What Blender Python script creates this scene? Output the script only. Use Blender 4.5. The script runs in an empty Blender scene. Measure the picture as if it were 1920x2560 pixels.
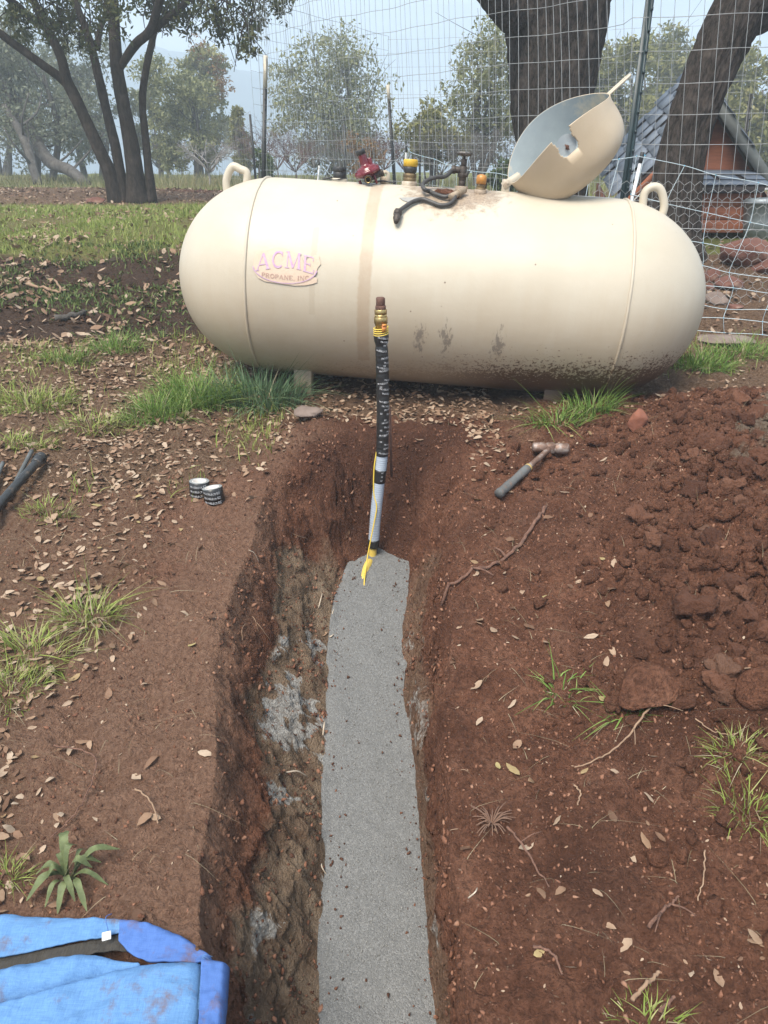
import bpy, math, random
import numpy as np
from mathutils import Vector, Matrix
rad = math.radians
SC = bpy.context.scene
COL = SC.collection
random.seed(7); RNG = np.random.default_rng(7)
# ---------------------------------------------------------------- camera
CZ = 1.5; PITCH = rad(23.5); FPX = 1850.0; U = 1920/1659.0
cd = bpy.data.cameras.new('camera'); cam = bpy.data.objects.new('camera', cd); COL.objects.link(cam)
cd.sensor_fit = 'VERTICAL'; cd.sensor_height = 24.0; cd.lens = 24.0*FPX/2560.0
cd.clip_start = .05; cd.clip_end = 4000
cam.location = (0, 0, CZ); cam.rotation_euler = (rad(90)-PITCH, 0, 0)
SC.camera = cam
# ---------------------------------------------------------------- world, sun, exposure
SUN_EL, SUN_AZ = rad(56), rad(-150)      # azimuth measured from +Y towards +X; the sun stands high behind the photographer's left shoulder
w = bpy.data.worlds.new('World'); SC.world = w; w.use_nodes = True
wn, wl = w.node_tree.nodes, w.node_tree.links; wn.clear()
sky = wn.new('ShaderNodeTexSky'); sky.sky_type = 'NISHITA'; sky.sun_disc = False
sky.sun_elevation = SUN_EL; sky.sun_rotation = SUN_AZ; sky.air_density = 1.3; sky.dust_density = 2.5; sky.altitude = 500
wtc = wn.new('ShaderNodeTexCoord'); wmp = wn.new('ShaderNodeMapping'); wmp.inputs['Scale'].default_value = (1.1, 1.1, 4.2)
wno = wn.new('ShaderNodeTexNoise'); wno.inputs['Scale'].default_value = 3.4; wno.inputs['Detail'].default_value = 9; wno.inputs['Roughness'].default_value = .6
wrp = wn.new('ShaderNodeValToRGB'); wrp.color_ramp.elements[0].position = .36; wrp.color_ramp.elements[1].position = .66
wrp.color_ramp.elements[0].color = (3.0, 4.2, 5.7, 1); wrp.color_ramp.elements[1].color = (6.0, 6.8, 7.5, 1)
wmx = wn.new('ShaderNodeMix'); wmx.data_type = 'RGBA'; wmx.inputs[0].default_value = .86
wbg = wn.new('ShaderNodeBackground'); wbg.inputs['Strength'].default_value = .068
wou = wn.new('ShaderNodeOutputWorld')
wl.new(wtc.outputs['Generated'], wmp.inputs[0]); wl.new(wmp.outputs[0], wno.inputs[0]); wl.new(wno.outputs[0], wrp.inputs[0])
wl.new(sky.outputs[0], wmx.inputs[6]); wl.new(wrp.outputs[0], wmx.inputs[7]); wl.new(wmx.outputs[2], wbg.inputs[0]); wl.new(wbg.outputs[0], wou.inputs[0])
sd = bpy.data.lights.new('sun', 'SUN'); sd.energy = 3.2; sd.angle = rad(32); sd.color = (1, .92, .81)
sun = bpy.data.objects.new('sun', sd); COL.objects.link(sun)
sdir = Vector((math.sin(SUN_AZ)*math.cos(SUN_EL), math.cos(SUN_AZ)*math.cos(SUN_EL), math.sin(SUN_EL)))
sun.rotation_euler = sdir.to_track_quat('Z', 'Y').to_euler(); sun.location = (-5, -6, 12)
SC.view_settings.view_transform = 'Standard'; SC.view_settings.look = 'None'; SC.view_settings.gamma = 1.0
SC.view_settings.use_curve_mapping = False; SC.view_settings.exposure = 1.34
SC.render.engine = 'CYCLES'; SC.cycles.use_denoising = True
SC.cycles.max_bounces = 6; SC.cycles.volume_bounces = 1; SC.cycles.transparent_max_bounces = 8
# ---------------------------------------------------------------- helpers: noise
def _h(i, j, s):
    n = (i.astype(np.int64)*374761393 + j.astype(np.int64)*668265263 + s*1442695041) & 0xffffffff
    n = ((n ^ (n >> 13))*1274126177) & 0xffffffff
    n = ((n ^ (n >> 16))*2246822519) & 0xffffffff
    return ((n ^ (n >> 15)) & 0xffffff)/float(0xffffff)
def vn(x, y, s=0):
    x = np.asarray(x, float); y = np.asarray(y, float)
    i, j = np.floor(x), np.floor(y); fx, fy = x-i, y-j
    fx = fx*fx*fx*(fx*(fx*6-15)+10); fy = fy*fy*fy*(fy*(fy*6-15)+10)
    a, b, c, d = _h(i, j, s), _h(i+1, j, s), _h(i, j+1, s), _h(i+1, j+1, s)
    return (a+(b-a)*fx)*(1-fy)+(c+(d-c)*fx)*fy - .5
def fbm(x, y, wl_, octv=4, s=0, gain=.5):
    o = 0; a = 1.0; x = np.asarray(x, float)/wl_; y = np.asarray(y, float)/wl_
    for k in range(octv):
        c, sn = math.cos(.6*k), math.sin(.6*k)
        o = o + a*vn(c*x-sn*y+17.3*k, sn*x+c*y-9.1*k, s+k); x = x*2.03; y = y*2.03; a *= gain
    return o
def cell(x, y, wl_, s=0):
    """distance to the nearest jittered cell point, 0..1: lumps"""
    x = np.asarray(x, float)/wl_; y = np.asarray(y, float)/wl_; i, j = np.floor(x), np.floor(y); best = np.full(np.broadcast(x, y).shape, 9.)
    for a in (-1, 0, 1):
        for b in (-1, 0, 1):
            px = i+a+_h(i+a, j+b, s); py = j+b+_h(i+a, j+b, s+5)
            best = np.minimum(best, (px-x)**2+(py-y)**2)
    return np.sqrt(best)
def sst(a, b, x):
    t = np.clip((np.asarray(x, float)-a)/(b-a), 0, 1); return t*t*(3-2*t)
# ---------------------------------------------------------------- helpers: meshes
def mesh(name, geos, mats=(), smooth=True, attrs=None, mi=None):
    Vs, Ls, Ss, off, n = [], [], [], 0, 0
    for V, F in geos:
        V = np.asarray(V, float).reshape(-1, 3); Vs.append(V)
        for f in (F if isinstance(F, list) else [F]):
            f = np.asarray(f, np.int64); Ls.append((f+off).ravel()); Ss.append(np.full(len(f), f.shape[1]))
        off += len(V)
    V = np.concatenate(Vs); L = np.concatenate(Ls); S = np.concatenate(Ss)
    me = bpy.data.meshes.new(name); me.vertices.add(len(V)); me.vertices.foreach_set('co', V.ravel().astype(np.float32))
    me.loops.add(len(L)); me.loops.foreach_set('vertex_index', L.astype(np.int32))
    me.polygons.add(len(S)); st = np.concatenate([[0], np.cumsum(S)[:-1]])
    me.polygons.foreach_set('loop_start', st.astype(np.int32))
    if smooth: me.polygons.foreach_set('use_smooth', np.ones(len(S), bool))
    for m in mats: me.materials.append(m)
    if mi is not None: me.polygons.foreach_set('material_index', np.asarray(mi, np.int32))
    for k, v in (attrs or {}).items():
        a = me.attributes.new(k, 'FLOAT', 'POINT'); a.data.foreach_set('value', np.asarray(v, np.float32))
    me.update(calc_edges=True); me.validate()
    return me
def obj(name, geos, mat_, parent=None, smooth=True, local=False, attrs=None, mi=None, kind=None):
    if isinstance(geos, tuple): geos = [geos]
    if parent is not None and not local:
        o3 = np.array(parent.matrix_world.translation if False else ROOTLOC[parent.name])
        geos = [(np.asarray(V, float)-o3, F) for V, F in geos]
    mats = mat_ if isinstance(mat_, (list, tuple)) else [mat_]
    o = bpy.data.objects.new(name, mesh(name, geos, mats, smooth, attrs, mi)); COL.objects.link(o)
    if parent is not None: o.parent = parent
    ROOTLOC[o.name] = ROOTLOC[parent.name] if (parent is not None and not local) else (0, 0, 0)
    if kind: o['kind'] = kind
    return o
ROOTLOC = {}
def tag(o, label, cat, group=None):
    o['label'] = label; o['category'] = cat
    if group: o['group'] = group
    return o
def thing(name, loc, label, cat, group=None, rot=(0, 0, 0)):
    e = bpy.data.objects.new(name, None); COL.objects.link(e); e.location = loc; e.rotation_euler = rot; e.empty_display_size = .1
    ROOTLOC[e.name] = tuple(loc); return tag(e, label, cat, group)
def copytree(o, parent=None):
    c = o.copy(); COL.objects.link(c); c.parent = parent
    for ch in list(o.children): copytree(ch, c)
    return c
def crom(P, n):
    P = np.asarray(P, float); m = len(P)
    if m < 3: return np.array([P[0]+(P[-1]-P[0])*t for t in np.linspace(0, 1, n)])
    Q = np.vstack([2*P[0]-P[1], P, 2*P[-1]-P[-2]]); out = []
    for t in np.linspace(0, m-1-1e-9, n):
        i = int(t); f = t-i; a, b, c, d = Q[i:i+4]
        out.append(.5*((2*b)+(-a+c)*f+(2*a-5*b+4*c-d)*f*f+(-a+3*b-3*c+d)*f**3))
    return np.array(out)
def tube(P, r, seg=8, cap=True, disp=None):
    P = np.asarray(P, float); n = len(P); r = np.broadcast_to(np.asarray(r, float), (n,))
    T = np.gradient(P, axis=0); T /= np.linalg.norm(T, axis=1)[:, None]+1e-12
    a = np.array([1., 0, 0]) if abs(T[0][0]) < .8 else np.array([0, 1., 0])
    N = np.zeros((n, 3)); v = a-T[0]*a.dot(T[0]); N[0] = v/np.linalg.norm(v)
    for i in range(1, n):
        v = N[i-1]-T[i]*N[i-1].dot(T[i]); N[i] = v/(np.linalg.norm(v)+1e-12)
    B = np.cross(T, N); th = np.arange(seg)*2*np.pi/seg
    R = r[:, None]*np.ones(seg)
    if disp is not None: R = R+disp(np.arange(n)[:, None], th[None, :], np.concatenate([[0], np.cumsum(np.linalg.norm(np.diff(P, axis=0), axis=1))])[:, None], r[:, None])
    V = P[:, None, :]+R[..., None]*(np.cos(th)[None, :, None]*N[:, None, :]+np.sin(th)[None, :, None]*B[:, None, :])
    i = np.arange(n-1)[:, None]*seg; j = np.arange(seg)[None, :]; j2 = (j+1) % seg
    F = np.stack([i+j, i+j2, i+seg+j2, i+seg+j], -1).reshape(-1, 4)
    V = V.reshape(-1, 3); Fs = [F]
    if cap:
        V = np.vstack([V, P[0], P[-1]]); c0, c1 = n*seg, n*seg+1; k = np.arange(seg)
        Fs.append(np.stack([np.full(seg, c0), (k+1) % seg, k], -1)); b = (n-1)*seg
        Fs.append(np.stack([np.full(seg, c1), b+k, b+(k+1) % seg], -1))
    return V, Fs
def box(c, s, R=None, bev=0.0):
    c = np.asarray(c, float); s = np.asarray(s, float)/2
    if bev <= 0:
        V = np.array([[x, y, z] for x in (-1, 1) for y in (-1, 1) for z in (-1, 1)])*s
        F = np.array([[0, 1, 3, 2], [4, 6, 7, 5], [0, 4, 5, 1], [2, 3, 7, 6], [0, 2, 6, 4], [1, 5, 7, 3]]); Fs = [F]
    else:
        b = min(bev, s.min()*.9); V = []; 
        for x in (-1, 1):
            for y in (-1, 1):
                for z in (-1, 1):
                    for ax in range(3):
                        p = np.array([x, y, z])*s-np.array([x, y, z])*b; p[ax] = [x, y, z][ax]*s[ax]; V.append(p)
        V = np.array(V); ix = lambda x, y, z, a: ((x*2+y)*2+z)*3+a
        Q = []; Tn = []
        for a in range(3):
            o1, o2 = (a+1) % 3, (a+2) % 3
            for sd_ in (0, 1):
                q = []
                for p, r_ in ((0, 0), (1, 0), (1, 1), (0, 1)):
                    k = [0, 0, 0]; k[a] = sd_; k[o1] = p; k[o2] = r_; q.append(ix(*k, a))
                Q.append(q if sd_ else q[::-1])
        for a in range(3):
            o1, o2 = (a+1) % 3, (a+2) % 3
            for p in (0, 1):
                for r_ in (0, 1):
                    k0 = [0, 0, 0]; k1 = [0, 0, 0]; k0[a] = 0; k1[a] = 1; k0[o1] = k1[o1] = p; k0[o2] = k1[o2] = r_
                    q = [ix(*k0, o1), ix(*k1, o1), ix(*k1, o2), ix(*k0, o2)]
                    Q.append(q if p != r_ else q[::-1])
        for x in (0, 1):
            for y in (0, 1):
                for z in (0, 1):
                    t = [ix(x, y, z, 0), ix(x, y, z, 1), ix(x, y, z, 2)]; Tn.append(t if (x+y+z) % 2 else t[::-1])
        Fs = [np.array(Q), np.array(Tn)]
    if R is not None: V = V@np.asarray(R, float).T
    return V+c, Fs
def lathe(prof, seg=24, c=(0, 0, 0), ax=(0, 0, 1)):
    prof = np.asarray(prof, float); n = len(prof); a = np.asarray(ax, float); a = a/np.linalg.norm(a)
    t = np.array([1., 0, 0]) if abs(a[0]) < .8 else np.array([0, 1., 0]); t = t-a*a.dot(t); t /= np.linalg.norm(t); b = np.cross(a, t)
    th = np.arange(seg)*2*np.pi/seg
    V = prof[:, 0][:, None, None]*(np.cos(th)[None, :, None]*t+np.sin(th)[None, :, None]*b)+prof[:, 1][:, None, None]*a+np.asarray(c, float)
    i = np.arange(n-1)[:, None]*seg; j = np.arange(seg)[None, :]; j2 = (j+1) % seg
    return V.reshape(-1, 3), [np.stack([i+j, i+j2, i+seg+j2, i+seg+j], -1).reshape(-1, 4)]
def cyl(c, h, r, seg=24, ax=(0, 0, 1), r2=None, bev=.1):
    r2 = r if r2 is None else r2; b = bev*min(r, r2, h/2)
    return lathe([(1e-5, 0), (r-b, 0), (r, b), (r2, h-b), (r2-b, h), (1e-5, h)], seg, c, ax)
def gridf(nu, nv):
    i = np.arange(nu-1)[:, None]*nv; j = np.arange(nv-1)[None, :]
    return np.stack([i+j, i+nv+j, i+nv+j+1, i+j+1], -1).reshape(-1, 4)
def rotm(ax, ang):
    return np.array(Matrix.Rotation(ang, 3, Vector(ax)))
def rmats(yaw, pitch=None, roll=None):
    yaw = np.asarray(yaw, float); pitch = np.zeros_like(yaw) if pitch is None else pitch; roll = np.zeros_like(yaw) if roll is None else roll
    cy, sy, cp, sp, cr, sr = np.cos(yaw), np.sin(yaw), np.cos(pitch), np.sin(pitch), np.cos(roll), np.sin(roll)
    o, l = np.zeros_like(yaw), np.ones_like(yaw)
    Z = np.stack([cy, -sy, o, sy, cy, o, o, o, l], -1).reshape(-1, 3, 3)
    Y = np.stack([cp, o, sp, o, l, o, -sp, o, cp], -1).reshape(-1, 3, 3)
    X = np.stack([l, o, o, o, cr, -sr, o, sr, cr], -1).reshape(-1, 3, 3)
    return Z@Y@X
def inst(tmpl, pos, R, s):
    """copies of one small template joined into one geometry"""
    V, F = tmpl; V = np.asarray(V, float); k = len(V); n = len(pos); s = np.asarray(s, float)
    s = s[:, None] if s.ndim == 1 else s
    W = np.einsum('nij,nkj->nki', R, V[None]*s[:, None, :])+np.asarray(pos)[:, None, :]
    Fs = [(np.asarray(f)[None]+(np.arange(n)*k)[:, None, None]).reshape(-1, np.asarray(f).shape[1]) for f in (F if isinstance(F, list) else [F])]
    return W.reshape(-1, 3), Fs
def ico(sub=1):
    import bmesh
    bm = bmesh.new(); bmesh.ops.create_icosphere(bm, subdivisions=sub, radius=1); bm.verts.ensure_lookup_table()
    V = np.array([v.co[:] for v in bm.verts]); F = np.array([[v.index for v in f.verts] for f in bm.faces]); bm.free(); return V, [F]
def lump(seed, sub=2, amp=.35, sq=(1, 1, 1), facet=0):
    V, F = ico(sub); r = np.random.default_rng(seed); o = r.random(3)*50
    d = fbm(V[:, 0]*1.3+o[0]+V[:, 2]*.7, V[:, 1]*1.3+o[1]-V[:, 2]*.9, 1.0, 3, seed)
    W = V*(1+amp*d*2)[:, None]
    for k in range(facet):
        n = r.normal(size=3); n /= np.linalg.norm(n); lim = .55+.25*r.random(); q = W@n; W = W-np.maximum(q-lim, 0)[:, None]*n
    return W*np.asarray(sq), F
# ---------------------------------------------------------------- helpers: materials
def newmat(name):
    m = bpy.data.materials.new(name); m.use_nodes = True; nt = m.node_tree; return m, nt.nodes, nt.links, nt.nodes['Principled BSDF']
def nd(N, t, **kw):
    n = N.new('ShaderNode'+t)
    for k, v in kw.items():
        if k in n.inputs: n.inputs[k].default_value = v
        else: setattr(n, k, v)
    return n
def ramp(N, L, fac, stops):
    r = N.new('ShaderNodeValToRGB'); e = r.color_ramp.elements
    while len(e) < len(stops): e.new(.5)
    for el, (p, c) in zip(e, stops): el.position = p; el.color = (*c, 1) if len(c) == 3 else c
    L.new(fac, r.inputs[0]); return r.outputs[0]
def mixc(N, L, fac, a, b):
    m = N.new('ShaderNodeMix'); m.data_type = 'RGBA'
    for v, i in ((fac, 0), (a, 6), (b, 7)):
        if hasattr(v, 'links'): L.new(v, m.inputs[i])
        else: m.inputs[i].default_value = v if i == 0 else (*v, 1)
    return m.outputs[2]
def mth(N, L, op, a, b=0.0, c=None):
    m = N.new('ShaderNodeMath'); m.operation = op
    for i, v in enumerate((a, b) if c is None else (a, b, c)):
        if hasattr(v, 'links'): L.new(v, m.inputs[i])
        else: m.inputs[i].default_value = v
    return m.outputs[0]
def noise(N, L, vec, scale, detail=4, rough=.55):
    n = nd(N, 'TexNoise', Scale=scale, Detail=detail, Roughness=rough); L.new(vec, n.inputs['Vector']); return n.outputs['Fac']
def stretch(N, L, vec, s):
    m = N.new('ShaderNodeMapping'); m.inputs['Scale'].default_value = s; L.new(vec, m.inputs[0]); return m.outputs[0]
def bumpn(N, L, B, h, strength, dist):
    b = nd(N, 'Bump', Strength=strength, Distance=dist); L.new(h, b.inputs['Height']); L.new(b.outputs[0], B.inputs['Normal']); return b
def pmat(name, c1, c2=None, rough=.6, metal=0., scale=6., bump=.15, bscale=60., st=(1, 1, 1), spec=.5, dirt=None, dscale=3., dthr=.6):
    m, N, L, B = newmat(name); tc = N.new('ShaderNodeTexCoord'); v = stretch(N, L, tc.outputs['Object'], st)
    c2 = c2 or tuple(x*.72 for x in c1); n1 = noise(N, L, v, scale, 5, .6)
    col = ramp(N, L, n1, [(.3, c2), (.7, c1)])
    if dirt:
        n2 = noise(N, L, tc.outputs['Object'], dscale, 6, .65); k = ramp(N, L, n2, [(dthr-.06, (0, 0, 0)), (dthr+.08, (1, 1, 1))]); col = mixc(N, L, k, col, dirt)
    L.new(col, B.inputs['Base Color']); B.inputs['Roughness'].default_value = rough; B.inputs['Metallic'].default_value = metal
    B.inputs['Specular IOR Level'].default_value = spec
    if bump: bumpn(N, L, B, noise(N, L, v, bscale, 4, .6), bump, .01)
    return m
def leafmat(name, cols, attr='rnd', rough=.6, trans=.3, objrand=False):
    m, N, L, B = newmat(name)
    if objrand: f = N.new('ShaderNodeObjectInfo').outputs['Random']
    else: f = nd(N, 'Attribute', attribute_name=attr).outputs['Fac']
    c = ramp(N, L, f, [(i/(len(cols)-1), x) for i, x in enumerate(cols)])
    tc = N.new('ShaderNodeTexCoord'); c = mixc(N, L, mth(N, L, 'MULTIPLY', noise(N, L, tc.outputs['Object'], 90, 3), .35), c, tuple(x*.45 for x in cols[0]))
    L.new(c, B.inputs['Base Color']); B.inputs['Roughness'].default_value = rough; B.inputs['Specular IOR Level'].default_value = .25
    if trans:
        t = N.new('ShaderNodeBsdfTranslucent'); L.new(c, t.inputs[0]); mx = N.new('ShaderNodeMixShader'); mx.inputs[0].default_value = trans
        out = N['Material Output']; L.new(B.outputs[0], mx.inputs[1]); L.new(t.outputs[0], mx.inputs[2]); L.new(mx.outputs[0], out.inputs[0])
    return m
# ---------------------------------------------------------------- helpers: photograph pixel -> direction -> point on the thing it touches
def ray(px, py):
    u = (px*U-960)/FPX; v = (1280-py*U)/FPX
    return np.array([u, math.cos(PITCH)+v*math.sin(PITCH), -math.sin(PITCH)+v*math.cos(PITCH)])
EYE = np.array([0, 0, CZ])
def aty(px, py, y): d = ray(px, py); return EYE+d*(y/d[1])          # point on that ray at forward distance y
def atz(px, py, z): d = ray(px, py); return EYE+d*((z-CZ)/d[2])
def proj(P):
    P = np.atleast_2d(P)-EYE; c, s = math.cos(PITCH), math.sin(PITCH)
    Z = P[:, 1]*c-P[:, 2]*s; V = P[:, 1]*s+P[:, 2]*c; Z = np.where(np.abs(Z) < 1e-6, 1e-6, Z)
    return np.c_[(960+FPX*P[:, 0]/Z)/U, (1280-FPX*V/Z)/U, Z]
# ================================================================ TERRAIN
_gy = np.array([-6, -3, 0, 1.1, 2.2, 3.0, 3.5, 4.2, 6, 8, 10, 14, 22, 35, 60, 90])
_gz = np.array([-1.62, -1.58, -1.5, -1.36, -1.13, -.96, -.90, -.80, -.40, -.22, -.12, .02, .25, .62, .7, -2.0])+CZ
_yy = np.linspace(-6, 90, 4801); _zz = np.interp(_yy, _gy, _gz)
_k = np.hanning(41); _k /= _k.sum(); _zz = np.convolve(np.pad(_zz, 20, mode='edge'), _k, 'valid')
def G0(x, y):
    """smooth lie of the land, without the trench"""
    x = np.asarray(x, float); y = np.asarray(y, float)
    z = np.interp(y, _yy, _zz)
    z = z+.20*np.exp(-((x-1.45)/.55)**2-((y-2.25)/.75)**2)      # spoil heap right of the trench
    z = z+.12*np.exp(-((x-1.75)/.5)**2-((y-2.95)/.38)**2)+.05*np.exp(-((x-.9)/.35)**2-((y-1.75)/.4)**2)
    z = z+.035*sst(5.3, 6.0, y)*sst(-.5, -1.2, x)*(1-sst(8, 10, y))
    return z+sst(4, 12, y)*.16*fbm(x, y, 4.0, 2, 3)
def gp(px, py, tmax=70):
    d = ray(px, py); t = np.geomspace(.4, tmax, 3000); h = G0(d[0]*t, d[1]*t); z = CZ+d[2]*t
    i = int(np.argmax(z < h)); i = max(i, 1); a, b = t[i-1], t[i]
    for _ in range(18):
        m = (a+b)/2
        if CZ+d[2]*m < G0(d[0]*m, d[1]*m): b = m
        else: a = m
    return EYE+d*a
def gravz(y): return -1.78+CZ+(np.asarray(y, float)-1.10)*.215+.02*sst(2.3, 2.8, y)
def grp(px, py):
    d = ray(px, py); t = np.linspace(.6, 5, 4000); i = int(np.argmax(CZ+d[2]*t < gravz(d[1]*t))); return EYE+d*t[i]
LIPL = [(640, 950), (618, 985), (598, 1010), (569, 1060), (545, 1150), (525, 1242), (488, 1300), (468, 1420), (456, 1534), (458, 1690), (452, 1800), (448, 1899), (442, 2049), (440, 2212)]
LIPR = [(1000, 975), (1008, 1030), (1003, 1100), (992, 1200), (986, 1280), (978, 1400), (970, 1514), (972, 1700), (982, 1850), (1006, 2051), (1018, 2212)]
EDL = [(762, 1190), (750, 1239), (734, 1283), (722, 1358), (717, 1439), (717, 1533), (711, 1642), (709, 1728), (706, 1900), (706, 2212)]
EDR = [(876, 1185), (881, 1205), (878, 1267), (864, 1358), (864, 1400), (878, 1430), (873, 1517), (884, 1589), (898, 1689), (905, 1800), (915, 1950), (938, 2212)]
def curve(pts, fn):
    q = np.array([fn(*p)[:2] for p in pts]); q = q[np.argsort(q[:, 1])]; return q[:, 1], q[:, 0]
_ll, _lr, _el, _er = curve(LIPL, gp), curve(LIPR, gp), curve(EDL, grp), curve(EDR, grp)
def lines(y):
    y = np.asarray(y, float)
    wv = .016*fbm(y, y*0+3, .30, 5, 41, .62); wv2 = .018*fbm(y, y*0+9, .26, 5, 43, .62)
    return (np.interp(y, *_ll)+wv*1.5, np.interp(y, *_el)+wv*.5, np.interp(y, *_er)+wv2*.5, np.interp(y, *_lr)+wv2*1.5)
YE0, YE1 = 2.80, 3.14
def H(x, y, fine=True):
    """the ground as dug: land, trench and crumbs of soil"""
    x = np.asarray(x, float); y = np.asarray(y, float); g = G0(x, y); a, b, c, d = lines(y)
    ul = np.clip((x-a)/(b-a), 0, 1); ur = np.clip((d-x)/(d-c), 0, 1)
    wl_ = .72*ul+.28*(1-(1-ul)**2.4); wr_ = .55*ur+.45*ur**1.5
    wgt = np.minimum(wl_, wr_); wall = 4*wgt*(1-wgt)
    fl = gravz(y)-.018
    xc_ = np.abs(x-.5*(b+c))/.3; ze = 1-sst(YE0-.26*np.minimum(xc_, 1.4)+.03*fbm(x, y, .1, 3, 14), YE1-.24*np.minimum(xc_, 1.4)+.06*fbm(x, y, .2, 3, 12), y)
    dep = np.maximum(g-fl, 0)*wgt*ze
    z = g-dep
    if fine:
        near = (1-sst(4.5, 9, y))*(1-.88*sst(.90, 1.0, wgt)*sst(.9, 1.0, ze)); pile = np.exp(-((x-1.45)/.75)**2-((y-2.0)/.95)**2)*sst(0.25, .75, x)
        z = z+.020*near*fbm(x, y, .55, 3, 21)*(1-wall)
        z = z+near*(.032*fbm(x+z*.8, y, .10, 6, 22, .64))
        lum = np.clip(.75-cell(x+.02*fbm(x, y, .05, 2, 5), y, .075, 31), -.2, .8)
        z = z+pile*near*(.05*lum+.06*fbm(x, y, .17, 5, 32, .65))
        z = z+near*(.011*np.clip(.6-cell(x, y, .030, 37), 0, 1)+.006*np.clip(.6-cell(x, y, .013, 39), 0, 1))*(.6+.9*pile+.5*vn(x*5, y*5, 3))
        z = z+near*wall*(.055*fbm(x+2*z, y, .16, 5, 33, .6)+.03*fbm(x+2*z, y, .035, 3, 34))*ze
        endw = 4*ze*(1-ze)*wgt; z = z+endw*(.10*fbm(x, y+z, .12, 5, 44, .65)+.05*fbm(x, y+z, .04, 3, 45))
        z = z+sst(3.6, 5, y)*.02*fbm(x, y, .3, 4, 35)
    return z
def rowys():
    px = np.linspace(2330, 870, 560); ys = []
    t = np.linspace(.3, 5, 6000); zt = np.interp(t, _yy, _zz)
    ang = np.array([ray(829.5, p) for p in px]); zy = (zt-CZ)/t
    near = np.interp(ang[:, 2]/ang[:, 1], zy, t)
    far = near[-1]+np.cumsum(np.geomspace(near[-1]-near[-2], .09, 180)); far2 = far[-1]+np.cumsum(np.geomspace(.09, 3.5, 60))
    back = np.linspace(-5.9, near[0]-.01, 60)
    ys = np.concatenate([back, near, far, far2]); return ys[ys < 72]
YS = rowys(); ny = len(YS)
a, b, c, d = lines(YS)
XL = -(1.15+.86*np.maximum(YS, 0)); XR = -XL
cols = []
for i, (l, r_) in enumerate(((XL*1.5-6, XL), (XL, a), (a, b), (b, c), (c, d), (d, XR), (XR, XR*1.5+6))):
    n = [10, 215, 64, 14, 64, 215, 10][i]; t = np.linspace(0, 1, n, endpoint=(i == 6))
    if i in (1,): t = 1-(1-t)**1.15
    if i in (5,): t = t**1.15
    cols.append(l[:, None]+(r_-l)[:, None]*t[None])
X = np.concatenate(cols, 1); Y = np.repeat(YS[:, None], X.shape[1], 1); Zg = H(X, Y)
aa, bb, cc, dd = [q[:, None] for q in (a, b, c, d)]
UL = np.clip((X-aa)/(bb-aa), 0, 1); UR = np.clip((dd-X)/(dd-cc), 0, 1)
WU = np.minimum(UL, UR)*(1-sst(YE0, YE1, Y)); wall = np.sin(np.pi*np.clip(WU, 0, 1))
Xs = X+wall*(.034*fbm(Zg*1.2, Y, .16, 5, 51, .58)+.012*fbm(Zg*1.5, Y, .03, 2, 52))*np.where(UL < UR, 1, -1)
Ys = Y+wall*.012*fbm(Zg, X+Y, .05, 3, 53)
# where each kind of soil lies, and the shade painted under the tank
left = 1-sst(-.1, .3, X)
lit = sst(2.62, 3.0, Y+.35*fbm(X, Y, .7, 3, 61)+.18*(np.abs(X)-.4)*(X < 0))*(1-sst(.55, .8, X)*(1-sst(3.25, 3.5, Y)))
lit = lit*(1-.9*np.exp(-((X-.02)/.62)**4-((Y-2.95)/.30)**4))
lit = np.maximum(lit, sst(-.55, -.95, X+.2*fbm(X, Y, .4, 3, 60))*sst(.9, 1.2, Y)*.55)
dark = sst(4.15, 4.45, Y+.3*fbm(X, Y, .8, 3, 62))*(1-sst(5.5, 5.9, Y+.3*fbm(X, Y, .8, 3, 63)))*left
dark = np.maximum(dark, .8*np.exp(-((X-.25)/1.0)**4-((Y-3.75)/.42)**4))  # tank's shadow painted into the ground colour beneath it
green = sst(5.55, 5.95, Y+.35*fbm(X, Y, .9, 3, 64))*(1-.75*sst(8.8, 10.0, Y+.6*fbm(X, Y, 2, 3, 65)))
green = green*(.55+.9*np.clip(fbm(X, Y, .8, 4, 66)+.4, 0, 1)); green = np.clip(np.maximum(green, sst(13, 15, Y)*(.75+.6*fbm(X, Y, 3, 2, 67))), 0, 1)
clay = WU*0; wz = (G0(X, Y)-Zg); clay = sst(.11, .24, wz+.10*fbm(Y, Zg, .22, 3, 68))*(WU > 0.02)*np.where(UL < UR, 1., .55)*(1-sst(2.50, 2.74, Y+.1*fbm(X, Y, .1, 3, 78)))
ch = fbm(Y, Zg, .13, 4, 69, .6); chalk = sst(.02, .30, ch+.35*fbm(Y, Zg, .022, 3, 70, .7))*sst(.12, .22, fbm(Y, Zg, .30, 2, 75)+.16)*clay*sst(.25, .45, WU)*(1-sst(2.45, 2.65, Y))
moist_dark = np.clip(.28+1.5*fbm(X, Y, .4, 5, 71, .6)+1.6*np.exp(-((X-.02)/.34)**4-((Y-2.95)/.22)**4), 0, 1.6); dust = np.clip(sst(.0, -.4, X)*(1-sst(2.9, 3.3, Y))*(.8+1.0*fbm(X, Y, .45, 4, 77)), 0, 1)*(1-sst(.0, .35, WU))  # random damp patches, plus a darker patch at the trench's far end
def greyf(X, Y):
    grey = np.exp(-((X-1.62)/.28)**2-((Y-2.62+.35*fbm(X, Y, .3, 3, 72))/.30)**2)
    grey = np.maximum(grey, .8*np.exp(-((X-1.9)/.5)**2-((Y-2.75)/.45)**2)); grey = np.maximum(grey, .9*np.exp(-((X-1.45)/.18)**2-((Y-1.95)/.16)**2)); return sst(.25, .6, grey+.4*fbm(X, Y, .08, 3, 73))
grey = greyf(X, Y)
redm = np.exp(-((X+2.6)/1.6)**2-((Y-12.8)/.9)**2)
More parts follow.
